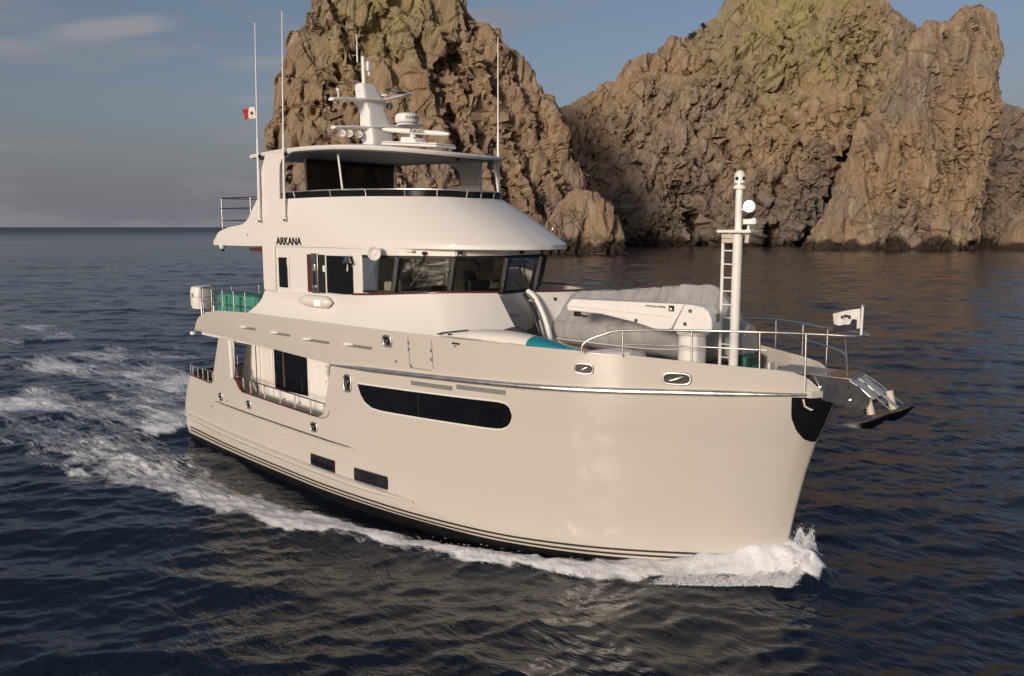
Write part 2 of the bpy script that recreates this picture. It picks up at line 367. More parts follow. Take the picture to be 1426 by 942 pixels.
    rr, aa = np.meshgrid(rad, ang, indexing='ij')
    X = CAMP.x + rr * (np.cos(aa) * FW[0] + np.sin(aa) * LT[0]); Y = CAMP.y + rr * (np.cos(aa) * FW[1] + np.sin(aa) * LT[1])
    wind = np.array([-.80, .60])
    wind = np.array([-.70, .71]); A = fft_waves(512, 83., 5.0, 30., wind, 1, 3.); B = fft_waves(512, 37., 1.5, 5.0, wind, 2, 3.5); C = fft_waves(512, 13.7, .30, 1.5, wind, 3, 2.5)
    calm = 1 - .75 * np.exp(-(((X + 11) / 13) ** 2 + (Y / 4.2) ** 2) ** 2)
    fa = 1 - sm(600, 2500, rr); fB = 1 - sm(150, 420, rr); fC = 1 - sm(40, 110, rr)
    h = 0; DX = 0; DY = 0
    for fld, amp, fd, rot, ch in ((A, .075, fa * calm, 0, 1.0), (B, .044, fB * calm, .22, 1.0), (C, .0165, fC, -.2, .8)):
        q = samp(fld, X, Y, rot); h = h + q[0] * amp * fd; DX = DX + q[1] * amp * ch * fd; DY = DY + q[2] * amp * ch * fd
    z = h + boat_waves(X, Y)
    # foam density
    Aa = np.abs(Y); yo = arr_ip(X, OUT); yi = arr_ip(X, INN)
    edge_n = fbm(np.stack([X.ravel() * .55, Y.ravel() * 1.1, np.zeros(X.size)], -1), 4, 31, .6).reshape(X.shape)
    w = np.clip((Aa - yi) / np.maximum(yo - yi, .05), -2, 3) + edge_n * .35
    st = arr_ip(X, [(-70, 0.20), (-40, .46), (-25, .62), (-18, .70), (-13, .78), (-10, .84), (-7, .86), (-3, .84), (.3, .86), (.6, .86), (.9, 0)])
    crest = sm(-.25, .25, w) * (1 - sm(.55, 1.30, w)) * st
    crest = crest * (.80 + .20 * np.exp(-((w - .72) / .3) ** 2))
    wash = (1 - sm(.0, .7, w)) * arr_ip(X, [(-40, 0), (-26, .30), (-14, .34), (-8, .20), (-3, 0)])
    P3 = np.stack([X.ravel() * .10, Y.ravel() * .22, np.zeros(X.size)], -1)
    pat = fbm(P3, 3, 44).reshape(X.shape)
    wake = sm(-22.5, -25, X) * (1 - sm(.55, 1.15, Aa / np.maximum(yo, .1))) * arr_ip(X, [(-190, .15), (-110, .36), (-70, .43), (-45, .475), (-25, .565)]) * (1 + pat * .9)
    side = sm(.4, .1, np.abs(w - 1.35)) * sm(-9, -20, X) * arr_ip(X, [(-80, .1), (-45, .38), (-18, .48)]) * (.6 + 1.5 * np.clip(pat + .1, 0, 1))
    hw_ = arr_ip(X, [(-6, 3.15), (-3.67, 2.36), (-1.8, 1.4), (0, .05), (2, 0)]); wv_ = (Aa - hw_) / np.maximum(yo - hw_, .1)
    stem = (1 - sm(.40, 1.15, wv_ + edge_n * .6)) * arr_ip(X, [(-5, 0), (-3, .70), (-1, .80), (0, .88), (.8, .92), (1.15, 0)])
    foam = np.clip(np.maximum.reduce([crest, wash, wake, side, stem]), 0, 1.05)
    # broken white water where the sea meets the rocks
    band = np.where((rad > 225) & (rad < 420))[0]; i0, i1 = band[0], band[-1] + 1
    bx, by = X[i0:i1, :720], Y[i0:i1, :720]; surf = np.zeros(bx.shape)
    pts_ = np.concatenate(SHORE); pts_ = pts_[::max(1, len(pts_) // 700)]
    for c_ in pts_:
        ri = math.hypot(c_[0] - CAMP.x, c_[1] - CAMP.y); j0, j1 = np.searchsorted(rad[i0:i1], [ri - 3, ri + 3])
        if j1 <= j0: continue
        dd = (bx[j0:j1] - c_[0]) ** 2 + (by[j0:j1] - c_[1]) ** 2; surf[j0:j1] = np.maximum(surf[j0:j1], np.exp(-dd / 1.1 ** 2))
    sn = fbm(np.stack([bx.ravel() / 9, by.ravel() / 9, np.zeros(bx.size)], -1), 3, 77).reshape(bx.shape)
    foam[i0:i1, :720] = np.maximum(foam[i0:i1, :720], surf * np.clip(.50 + sn * 2.4, 0, 1.0))
    # little whitecaps where the rocks meet the sea come from a separate collar
    lump = fbm(np.stack([X.ravel() * 1.6, Y.ravel() * 2.2, np.zeros(X.size)], -1), 4, 9, .6).reshape(X.shape)
    z = z + crest * lump * .10 * sm(80, 30, rr) + np.clip(foam - .3, 0, 1) * .03
    z = z - sm(600, 15000, rr) * .0
    V = np.stack([X + DX, Y + DY, z], -1).reshape(-1, 3)
    o = grid_object('water', V, nr, nc, 'sea_water', True, {'foam': foam.ravel()}); o['kind'] = 'structure'

# ------------------------------------------------------------------ rocks
def at_dist(u, v, d):
    """point d metres ahead of the camera along the ground, for a photo pixel"""
    f = 1110.; th = math.atan(155 / f); a = (u - 713) / f; b = (471 - v) / f
    dd = math.cos(th) + b * math.sin(th); zz = -math.sin(th) + b * math.cos(th)
    return a * d / dd, CAMP.z + zz * d / dd
def rock_mat():
    m = bpy.data.materials.new('rock'); m.use_nodes = True; t = m.node_tree; p = t.nodes['Principled BSDF']; L = t.links.new
    p.inputs['Roughness'].default_value = .92; p.inputs['Specular IOR Level'].default_value = .15
    geo = N(t, 'ShaderNodeNewGeometry')
    def nz(scale, det, rough=.6, sc=(1, 1, 1), rot=(0, 0, 0), dist=0.):
        mp = N(t, 'ShaderNodeMapping'); mp.inputs['Scale'].default_value = sc; mp.inputs['Rotation'].default_value = rot; L(geo.outputs['Position'], mp.inputs[0])
        n = N(t, 'ShaderNodeTexNoise', i_Scale=scale, i_Detail=det, i_Roughness=rough, i_Distortion=dist); L(mp.outputs[0], n.inputs['Vector']); return n.outputs[0]
    big = nz(.045, 4.0); mid = nz(.22, 7.0, .68, (1, 1, .45), (.3, .2, 0), .6); fine = nz(1.9, 8.0, .74, (1, 1, .22), (.38, .30, 0), .5)
    c = ramp(t, [(.28, (.17, .118, .078)), (.48, (.31, .222, .146)), (.70, (.43, .325, .222))], mid).outputs[0]
    c = mixc(t, ramp(t, [(.40, g(0)), (.62, g(.75))], big).outputs[0], c, mixc(t, mid, (.16, .125, .105), (.35, .275, .215)))
    c = mixc(t, ramp(t, [(.60, g(0)), (.74, g(.65))], fine).outputs[0], c, (.52, .44, .345))
    c = mixc(t, ramp(t, [(.28, g(.55)), (.40, g(0))], fine).outputs[0], c, (.10, .072, .055))
    stk = nz(.55, 5.0, .62, (1, 1, .07), (.12, .10, 0), .3)
    c = mixc(t, ramp(t, [(.54, g(0)), (.68, g(.6))], stk).outputs[0], c, (.54, .45, .34))
    c = mixc(t, ramp(t, [(.30, g(.5)), (.44, g(0))], stk).outputs[0], c, (.16, .115, .085))
    wm = nz(.028, 3.0); c = mixc(t, ramp(t, [(.42, g(0)), (.60, g(.5))], wm).outputs[0], c, mixc(t, mid, (.30, .19, .10), (.52, .36, .21)))
    li = N(t, 'ShaderNodeAttribute', attribute_name='lichen')
    c = mixc(t, li.outputs['Fac'], c, mixc(t, mid, (.25, .205, .075), (.46, .40, .19)))
    gn = N(t, 'ShaderNodeAttribute', attribute_name='greyness')
    c = mixc(t, gn.outputs['Fac'], c, mixc(t, fine, (.10, .082, .072), (.30, .255, .22)))
    c = mixc(t, 1.0, c, (.96, .97, 1.0), 'MULTIPLY')
    we = N(t, 'ShaderNodeAttribute', attribute_name='wet')
    c = mixc(t, we.outputs['Fac'], c, (.020, .016, .014))
    L(c, p.inputs['Base Color'])
    b = N(t, 'ShaderNodeBump', i_Strength=1.0, i_Distance=.6); L(fine, b.inputs['Height'])
    b2 = N(t, 'ShaderNodeBump', i_Strength=.5, i_Distance=.5); L(mid, b2.inputs['Height']); L(b.outputs[0], b2.inputs['Normal']); L(b2.outputs[0], p.inputs['Normal'])
    MAT['rock'] = m
rock_mat()
SHORE = []
def rock(name, label, outline, D, base_px, depth, nc, nr, seed, dip=.35, amp=1.0, lichen=None, back=.35, bulge=.5, clefts=(), rough=0., grey=None):
    """A free-standing rock: ridge line from the outline, front and back faces fanning down to a waterline loop."""
    P = [at_dist(u, v, D) for u, v in outline]
    xs = np.array([p[0] for p in P]); zs = np.maximum(np.array([p[1] for p in P]), -2.5)
    s = np.concatenate([[0], np.cumsum(np.hypot(np.diff(xs), np.diff(zs)))]); s /= s[-1]
    u = np.linspace(0, 1, nc); tx = np.interp(u, s, xs); tz = np.interp(u, s, zs)
    bl, br = at_dist(base_px[0], 316, D)[0], at_dist(base_px[1], 316, D)[0]
    bx = bl + (br - bl) * (u * .75 + .25 * np.clip((tx - tx.min()) / (tx.max() - tx.min()), 0, 1))
    nb = int(nr * .22); nf = nr - nb
    v = np.concatenate([np.linspace(0, 1, nf), 1 + np.linspace(0, 1, nb + 1)[1:]])
    vv, uu = np.meshgrid(v, u, indexing='ij'); TX = np.interp(uu, u, tx); TZ = np.interp(uu, u, tz); BX = np.interp(uu, u, bx)
    up = np.where(vv <= 1, vv, 2 - vv); zb = -3.0
    lat = BX + (TX - BX) * up; z = zb + (TZ - zb) * up
    arch = np.sin(np.pi * np.clip(uu, 0, 1)) ** .6
    fd = -depth * (.25 + .75 * arch) * (1 - up ** 1.15) - depth * bulge * arch * np.sin(np.pi * up) * .35
    bd = depth * 1.1 * (.25 + .75 * arch) * (1 - up)
    dep = D + np.where(vv <= 1, fd, bd)
    sh = lat.shape; Q = np.stack([lat.ravel(), dep.ravel(), z.ravel()], -1)
    for line, wd, dp_ in clefts:              # deep clefts and caves, measured as lines on the face
        pp = [at_dist(u_, v_, D - depth * .7) for u_, v_ in line]; best = np.full(len(Q), 1e9)
        wob = fbm(Q / 7., 3, seed + 90) * wd * 1.1
        for (x0, z0), (x1, z1) in zip(pp, pp[1:]):
            t_ = np.clip(((Q[:, 0] - x0) * (x1 - x0) + (Q[:, 2] - z0) * (z1 - z0)) / ((x1 - x0) ** 2 + (z1 - z0) ** 2), 0, 1)
            best = np.minimum(best, np.hypot(Q[:, 0] - x0 - t_ * (x1 - x0), Q[:, 2] - z0 - t_ * (z1 - z0)))
        Q[:, 1] += np.where(vv.ravel() <= 1, dp_ * np.exp(-(np.maximum(best + wob, 0) / wd) ** 4), 0)
    def normals(Q):
        G = Q.reshape(*sh, 3); du = np.gradient(G, axis=1); dv = np.gradient(G, axis=0); n = np.cross(du, dv).reshape(-1, 3)
        return n / np.maximum(np.linalg.norm(n, axis=1, keepdims=True), 1e-6)
    def dipped(Q, a):
        c, s_ = math.cos(a), math.sin(a); x, y, zz = Q.T
        return np.stack([x * c - zz * s_, y, x * s_ + zz * c], -1)
    edge = (np.clip(up, 0, 1)).ravel()
    keep = (.38 + .62 * np.clip((1 - edge) * 4, 0, 1)) * (.25 + .75 * np.clip(np.minimum(uu, 1 - uu).ravel() * 7, 0, 1))          # keep the ridge line near its measured place
    n = normals(Q)
    q = dipped(Q, dip)
    d = fbm(q / np.array([26., 26., 70.]), 4, seed, .55) * 9.0 + fbm(q / np.array([10., 10., 30.]), 3, seed + 3, .5, True) * 3.0
    Q = Q + n * (d * keep * amp)[:, None]
    def slabs(Q, ang, yaw, per, a_, sd):
        """sawtooth bedding: long flat faces broken by sharp steps"""
        nx = np.array([math.cos(ang) * math.cos(yaw), math.sin(yaw), math.sin(ang)])
        t_ = Q @ nx / per + fbm(Q / (per * 4.5), 2, sd, .45) * .75
        k = np.floor(t_); f = t_ - k
        hh = _h(k.astype(np.int64), np.zeros(len(k), np.int64), np.zeros(len(k), np.int64), sd + 3) & 1023
        prof = np.where(f < .86, f / .86, (1 - f) / .14) - .5
        return prof * a_ * (.45 + 1.1 * hh / 1023) * np.clip(.75 + 1.6 * fbm(Q / (per * 2.6), 2, sd + 7), .1, 1.5)
    M = np.clip(.30 + 1.7 * fbm(Q / np.array([22., 22., 34.]), 3, seed + 70, .5) + rough, .06, 1.25)
    n = normals(Q)
    d = slabs(Q, dip, .3, 10.0, 5.5, seed + 40) + slabs(Q, dip + 1.0, -.3, 16., 3.6, seed + 41)
    Q = Q + n * (d * keep * amp)[:, None]
    n = normals(Q); q = dipped(Q, dip)
    wq = q / np.array([5.5, 5.5, 17.]) + fbm(Q / 12., 3, seed + 8)[:, None] * .32
    d1, d2, cid, tl = worley(wq, seed + 2)
    d = ((cid - .5) * 3.2 + tl * 5.6) * (.16 + .80 * M)
    Q = Q + n * (d * keep * amp)[:, None]
    n = normals(Q); q = dipped(Q, dip)
    d = slabs(Q, dip - .15, .5, 2.8, 1.0, seed + 44) + slabs(Q, dip + 1.25, .1, 4.5, .6, seed + 45)
    wq = q / np.array([2.0, 2.0, 6.5]) + fbm(Q / 4., 2, seed + 9)[:, None] * .22
    e1, e2, cid2, tl2 = worley(wq, seed + 4)
    d = (d + (cid2 - .5) * .9 + tl2 * 1.9) * M
    Q = Q + n * (d * keep * amp)[:, None]
    n = normals(Q); q = dipped(Q, dip)
    d = fbm(q / np.array([1.5, 1.5, 5.0]), 4, seed + 21, .62, True) * .22 * M
    k1, k2, cid3, tl3 = worley(q / np.array([.8, .8, 2.0]), seed + 31)
    d = d + ((cid3 - .5) * .16 + tl3 * .35) * M
    # a few deep gullies
    gl = np.abs(fbm(dipped(Q, dip * .6) / np.array([16., 16., 55.]), 3, seed + 50, .5))
    gl2 = np.abs(fbm(dipped(Q, -dip - .5) / np.array([24., 24., 9.]), 2, seed + 52, .5))
    for k_, (an, yw, per_, dep_) in enumerate(((dip + .12, .5, 13., 2.6), (dip - .35, -.2, 19., 3.2), (dip + 1.35, .2, 15., 1.6))):
        nx_ = np.array([math.cos(an) * math.cos(yw), math.sin(yw), math.sin(an)]); t_ = Q @ nx_ / per_ + fbm(Q / 34., 2, seed + 110 + k_) * .8
        f_ = np.abs(t_ - np.round(t_)) * per_; on = np.clip(fbm(Q / 24., 2, seed + 120 + k_) * 3 + .35, 0, 1)
        d = d - np.exp(-(f_ / .38) ** 2) * dep_ * on
    d = d - np.exp(-(gl / .022) ** 2) * 3.6 - np.exp(-(gl2 / .012) ** 2) * 1.0
    Q = Q + n * (d * keep * amp)[:, None]
    zz = Q[:, 2]
    wet = np.clip(1 - (zz - 2.6 - fbm(Q / 6., 3, seed + 6) * 5.) / 2.2, 0, 1) * .9
    gy = np.zeros(len(Q))
    if grey: gy = np.clip(1 - (zz - grey[0] - fbm(Q / 26., 4, seed + 81, .55) * grey[1]) / grey[2], 0, 1) * grey[3]
    lc = np.zeros(len(Q))
    if lichen:
        for (lu, lv, lr, la) in lichen:
            lx, lz = at_dist(lu, lv, D); rr = lr * D / 1110.
            lc = np.maximum(lc, la * np.exp(-(((Q[:, 0] - lx) / rr) ** 2 + ((zz - lz) / (rr * 1.1)) ** 2)))
        lc = np.clip(lc * (1 + 1.6 * fbm(Q / 9., 4, seed + 61, .6)), 0, .9)
    Wd = np.stack([CAMP.x + Q[:, 0] * LT[0] + Q[:, 1] * FW[0], CAMP.y + Q[:, 0] * LT[1] + Q[:, 1] * FW[1], zz], -1)
    sm_ = (np.abs(zz) < .5) & (vv.ravel() < 1); SHORE.append(Wd[sm_][:, :2]); c = Wd.mean(0); c[2] = 0
    o = grid_object(name, Wd - c, sh[0], sh[1], 'rock', False, {'wet': wet, 'lichen': lc, 'greyness': gy}, smooth=False); o.location = c
    return tag(o, label, 'rock')
LEFT = [(362, 352), (365, 320), (368, 280), (375, 225), (383, 141), (389, 107), (401, 69), (406, 48), (414, 42), (423, 34), (429, 15), (434, -5), (447, -30), (480, -42), (520, -60), (560, -52), (600, -40), (630, -18), (646, 0), (652, 17), (666, 31), (680, 37), (696, 39), (704, 61), (727, 84), (746, 109), (757, 128), (766, 129), (773, 134), (774, 151), (790, 190), (800, 250), (812, 300), (838, 352)]
rock('sea_stack', 'tall steep tan rock stack rising behind the flybridge of the yacht', LEFT, 285, (362, 858), 26, 480, 340, 11, dip=.28, amp=.82, grey=(14, 26, 14, .45), lichen=[(545, 10, 75, .75), (500, 60, 60, .4), (470, 120, 50, .3)], clefts=[([(545, -20), (500, 60), (470, 90), (455, 160)], 2.0, 4.), ([(640, 40), (615, 110), (640, 190), (650, 300)], 3.2, 6.), ([(700, 70), (690, 180), (720, 300)], 2.0, 3.5), ([(760, 200), (775, 300)], 2.5, 4.)])
MAIN = [(735, 350), (748, 260), (762, 170), (780, 154), (807, 138), (830, 124), (843, 113), (857, 113), (862, 102), (875, 84), (895, 75), (916, 68), (939, 52), (970, 50), (979, 36), (1002, 20), (1020, 0), (1060, -14), (1110, -18), (1160, -16), (1200, -10), (1233, 0), (1251, 16), (1274, 34), (1290, 60), (1330, 120), (1365, 200), (1400, 350)]
rock('rock_headland', 'broad brown rock headland with a yellowish summit right of the yacht', MAIN, 392, (720, 1420), 46, 600, 300, 37, dip=.5, grey=(24, 34, 16, .72), lichen=[(1095, 40, 95, .8), (1060, 100, 60, .35)], clefts=[([(1196, 175), (1172, 220), (1142, 285), (1108, 349)], 6.0, 26.), ([(945, 280), (968, 305), (975, 349)], 6.5, 24.), ([(1060, 320), (1062, 349)], 4., 14.), ([(1000, 20), (1090, 130), (1100, 210), (1060, 300)], 2.2, 3.5), ([(905, 325), (890, 349)], 4., 14.), ([(1190, 30), (1215, 90), (1198, 160)], 3., 5.)])
SPIRE = [(1118, 349), (1140, 316), (1156, 281), (1172, 262), (1186, 205), (1198, 168), (1225, 150), (1248, 120), (1262, 78), (1276, 46), (1292, 27), (1308, 30), (1324, 29), (1342, 14), (1356, 6), (1366, 4), (1380, 23), (1388, 63), (1383, 91), (1389, 127), (1380, 154), (1372, 213), (1358, 262), (1350, 310), (1346, 349)]
rock('rock_spire', 'pale pointed rock wall leaning right in front of the headland', SPIRE, 302, (1112, 1352), 13, 420, 300, 71, dip=-.18, back=.3, amp=.72, clefts=[([(1262, 200), (1262, 270), (1280, 345)], 2.2, 4.5), ([(1310, 120), (1312, 220), (1296, 300)], 1.8, 3.5), ([(1335, 40), (1345, 160), (1330, 250)], 1.6, 3.)])
FAR = [(1330, 349), (1342, 300), (1352, 230), (1364, 186), (1376, 152), (1392, 141), (1408, 146), (1424, 150), (1450, 170), (1490, 185), (1530, 260), (1560, 349)]
rock('rock_shoulder', 'darker low rock shoulder at the right edge of the photo beyond the pointed wall', FAR, 345, (1322, 1580), 22, 220, 180, 93, dip=.7, grey=(60, 20, 20, .6))
KNOB = [(742, 352), (752, 330), (766, 300), (778, 282), (794, 268), (806, 262), (818, 266), (830, 270), (842, 282), (856, 300), (863, 322), (869, 350)]
rock('rock_outcrop', 'small knobbly pale outcrop at the foot of the tall rock stack', KNOB, 255, (736, 874), 8, 200, 160, 55, dip=-.25, amp=.62, rough=.5)
TOE = [(1392, 350), (1400, 330), (1412, 306), (1424, 296), (1436, 290), (1450, 300), (1470, 349)]
rock('rock_outcrop', 'small dark outcrop at the waterline under the right edge rock shoulder', TOE, 290, (1388, 1476), 8, 110, 90, 57, dip=.2, amp=.45)

def bush(u, v, D, r, label):
    a, z = at_dist(u, v, D); mb = MB(); rr = np.random.default_rng(int(u))
    c = Vector((CAMP.x + a * LT[0] + D * FW[0], CAMP.y + a * LT[1] + D * FW[1], z))
    for k in range(420):
        d = Vector(rr.normal(size=3)).normalized() * (r * rr.uniform(.25, 1) ** .6); d.z = d.z * .75 + r * .2
        d *= .75 + .35 * math.sin(d.x * 5 / r + 1) * math.cos(d.y * 4 / r)
        s_ = r * .13; n = Vector(rr.normal(size=3)).normalized(); t1 = n.orthogonal().normalized(); t2 = n.cross(t1)
        mb.add([c + d + t1 * s_, c + d + t2 * s_ * .6, c + d - t1 * s_, c + d - t2 * s_ * .6], [(0, 1, 2, 3)])
    mb.tube([c + Vector((0, 0, -r * 1.1)), c], [r * .12, r * .05], 6)
    return tag(mb.build('bush', 'bush_leaf', None, 0, loc=c), label, 'bush', 'bushes on the headland ridge')
mat('bush_leaf', (.035, .04, .018), .8, var=.4, vscale=2)
bush(966, 52, 391, 3.3, 'largest dark bush on the left ridge of the headland')
bush(951, 66, 388, 1.9, 'small dark bush just below the largest ridge bush')
bush(979, 36, 391, 1.7, 'small dark bush highest on the left ridge of the headland')

build_water()

# ================================================================== the yacht
Y = empty('motor_yacht', (0, 0, 0), 'cream white motor yacht under way with a raised pilothouse, flybridge and radar mast', 'yacht')
def xstem(z): return ip(z, [(-1.3, -.75), (-.4, -.2), (.3, 0), (1.5, .2), (2.5, .40), (3.34, .62), (3.72, .78), (4.33, .98), (4.6, 1.03), (5.2, 1.10)])
def xstern(z): return ip(z, [(-1.3, -23.4), (.3, -24.0), (1.1, -24.1), (1.8, -23.85), (2.5, -23.4), (4.5, -23.2)])
def zrub(x): return ip(x, [(-24, 4.36), (-19.5, 4.35), (-16, 4.25), (-13, 4.10), (-8.6, 4.26), (-4.83, 4.40), (-2, 4.49), (0, 4.55), (1.03, 4.58)])
def hull_y(x, z):
    """half breadth of the hull skin"""
    t = max(0., xstem(z) - x)
    w = min(max((z - .3) / 4.1, 0), 1) ** 1.9
    y = YW(t) * (1 - w) + YD(t) * w
    if z < .3: y *= 1 - .35 * ((.3 - z) / 1.6) ** 1.6
    e = x - xstern(z)
    if e < .75: y -= .55 * (1 - max(e, 0) / .75) ** 2.2
    return max(y, .03)
def hp(x, z, s=-1, off=0.):
    y = hull_y(x, z)
    if off:
        dx = (hull_y(x + .05, z) - hull_y(x - .05, z)) / .1; dz = (hull_y(x, z + .05) - hull_y(x, z - .05)) / .1
        n = Vector((-dx, 1, -dz)).normalized(); return (x + n.x * off, s * (y + n.y * off), z + n.z * off)
    return (x, s * y, z)
ZT = [(1.03, 4.58), (-13.0, 4.10), (-13.03, 2.66), (-13.12, 2.48), (-13.28, 2.38), (-13.5, 2.34), (-18.2, 2.47), (-18.45, 2.56), (-18.62, 2.70), (-18.74, 2.86), (-18.80, 2.98), (-18.84, 4.32),
      (-20.05, 4.32), (-20.40, 3.4), (-20.66, 2.66), (-20.75, 2.50), (-20.95, 2.44), (-22.9, 2.52), (-23.4, 2.5)]
def ztop(x):
    if x > -13.0: return zrub(x)
    return ip(x, ZT)
def hull_shell(z0, fn_top, name, m, off=0., n=26, keel=True):
    xsd = list(1.03 - np.concatenate([np.linspace(0, .3, 7)[:-1], np.linspace(.3, 1.2, 9)[:-1], np.linspace(1.2, 4, 14)[:-1], np.linspace(4, 14.03, 26)]))
    xsd += [-13.03, -13.07, -13.12, -13.2, -13.28, -13.4, -13.5] + list(np.linspace(-13.9, -18.1, 10)) + [-18.2, -18.32, -18.45, -18.54, -18.62, -18.68, -18.74, -18.80, -18.84, -19.2, -19.7, -20.05, -20.2, -20.4, -20.55, -20.66, -20.75, -20.85, -20.95]
    xsd += list(np.linspace(-21.3, -22.6, 4)) + list(np.linspace(-22.65, -23.4, 8))
    sides = []
    for s in (-1, 1):
        cols = []
        for xd in xsd:
            gfrac = max(0., (xd + 23.4) / 24.43); zt = fn_top(xd); col = []
            for j in range(n):
                z = z0 + (zt - z0) * j / (n - 1)
                x = xstern(z) + (xstem(z) - xstern(z)) * gfrac
                col.append(hp(x, z, s, off))
            cols.append(col)
        sides.append(cols)
    mb = MB()
    cols = sides[0]; nc = len(cols)
    for s in (0, 1):
        vs = [p for c in sides[s] for p in c]; fs = []
        for i in range(nc - 1):
            for j in range(n - 1):
                a = i * n + j; q = (a, a + n, a + n + 1, a + 1); fs.append(q if s == 0 else q[::-1])
        mb.add(vs, fs)
    b = nc * n                                   # close stem and stern
    fs = []
    for j in range(n - 1):
        fs.append((j, j + 1, b + j + 1, b + j))
        e = (nc - 1) * n + j; fs.append((e, b + e, b + e + 1, e + 1))
    mb.f += fs
    return mb.build(name, m, Y, smooth=50)
hull_shell(-.05, ztop, 'hull', 'hull_paint')
hull_shell(-1.3, lambda x: -.01 + ip(x, [(-24, .12), (-20, .06), (-13, .0), (-6, .05), (0, .2)]), 'hull_bottom', 'antifouling', off=.006, n=8)

def hull_patch(xs, zb, zt, off, name, m, parent=Y, sides=(-1, 1), nz=6, thick=0., smooth=40):
    out = None
    for s in sides:
        mb = MB(); G = []
        for x in xs:
            b, t_ = zb(x), zt(x); G.append([hp(x, b + (t_ - b) * j / (nz - 1), s, off) for j in range(nz)])
        n = len(G); vs = [p for c in G for p in c]
        fs = [(i * nz + j, (i + 1) * nz + j, (i + 1) * nz + j + 1, i * nz + j + 1) for i in range(n - 1) for j in range(nz - 1)]
        if thick:
            inner = []
            for x in xs:
                b, t_ = zb(x), zt(x); inner.append([hp(x, b + (t_ - b) * j / (nz - 1), s, off - thick) for j in range(nz)])
            k = len(vs); vs += [p for c in inner for p in c]
            ring = [i * nz for i in range(n)] + [(n - 1) * nz + j for j in range(1, nz)] + [i * nz + nz - 1 for i in range(n - 2, -1, -1)] + [j for j in range(nz - 2, 0, -1)]
            for i in range(len(ring)):
                a, c = ring[i], ring[(i + 1) % len(ring)]; fs.append((a, c, k + c, k + a))
        mb.add(vs, fs); out = mb.build(name, m, parent, smooth=smooth)
    return out
def zs(x): return ip(x, [(-24, .36), (-20, .27), (-13.6, .19), (-9, .19), (-6, .24), (-3.7, .31), (0, .42)])
XF = list(np.linspace(-23.8, -.6, 60))
hull_patch(XF, lambda x: zs(x), lambda x: zs(x) + .055, .005, 'boot_stripe', 'dark_stripe', nz=2)
hull_patch(XF, lambda x: zs(x) - .125, lambda x: zs(x) - .07, .005, 'boot_stripe', 'dark_stripe', nz=2)
def hull_rail(x0, x1, zf, r, name, m, n=50, flat=1.0, sides=(-1, 1), off=0.):
    for s in sides:
        mb = MB(); rings = []
        for i in range(n + 1):
            x = x0 + (x1 - x0) * i / n; z = zf(x); p = hp(x, z, s, off); q = hp(x, z, s, off + .1); nn = (Vector(q) - Vector(p)).normalized()
            taper = min(1, .35 + 5 * i / n, .35 + 5 * (n - i) / n)
            ring = []
            for k in range(10):
                a = 2 * math.pi * k / 10; ring.append(Vector(p) + nn * (r * 1.25 * taper * math.cos(a) * flat) + Vector((0, 0, r * taper * math.sin(a))))
            rings.append(ring)
        mb.loft(rings); mb.build(name, m, Y, smooth=60)
hull_rail(-24.2, -9.3, lambda x: ip(x, [(-24.2, .86), (-19.5, .72), (-9.3, .57)]), .11, 'rubbing_strake', 'hull_paint', flat=1.3)
hull_rail(-20.6, -11.85, lambda x: ip(x, [(-20.6, 1.80), (-11.85, 1.66)]), .065, 'rubbing_strake', 'hull_paint', flat=1.2)
hull_rail(-12.98, .80, lambda x: zrub(x), .085, 'rub_rail', 'steel', n=110, flat=.9)
hull_rail(-20.45, -11.95, lambda x: ip(x, [(-20.6, 1.80), (-11.85, 1.66)]) + .05, .022, 'strake_capping', 'dark_chrome', off=.085)
# black chafe patch round the stem
for s in (-1, 1):
    mb = MB(); G = []
    for z in np.linspace(3.36, 4.50, 14):
        tm = ip(z, [(3.36, .06), (3.45, .20), (3.7, .42), (4.0, .58), (4.3, .66), (4.5, .69)])
        G.append([hp(xstem(z) - tm * k / 9 ** 1.0, z, s, .009) for k in range(10)])
    vs = [p for r_ in G for p in r_]; mb.add(vs, [(i * 10 + j, i * 10 + j + 1, (i + 1) * 10 + j + 1, (i + 1) * 10 + j) for i in range(13) for j in range(9)])
    mb.build('chafe_plate', 'black_patch', Y, smooth=50)
# hull windows
WX = list(np.concatenate([np.linspace(-11.62, -11.0, 14), np.linspace(-10.9, -6.4, 18), np.linspace(-6.35, -5.9, 10)]))
def w_t(x): return ip(x, [(-11.62, 3.68), (-6.3, 3.86), (-6.08, 3.84), (-5.97, 3.78), (-5.92, 3.70), (-5.9, 3.60)])
def w_b(x): return ip(x, [(-11.62, 3.62), (-11.5, 3.38), (-11.3, 3.18), (-11.0, 3.06), (-10.6, 3.03), (-6.5, 3.14), (-6.22, 3.17), (-6.03, 3.26), (-5.94, 3.38), (-5.9, 3.50)])
hull_patch(WX, lambda x: w_b(x) - .05, lambda x: w_t(x) + .05, .006, 'window_surround', 'white_gelcoat', thick=.02)
WIN = hull_patch(WX, w_b, w_t, .014, 'hull_window', 'black_glass', thick=.02)
hull_patch([-9.07, -9.03], w_b, w_t, .018, 'window_mullion', 'black_plastic', nz=4)
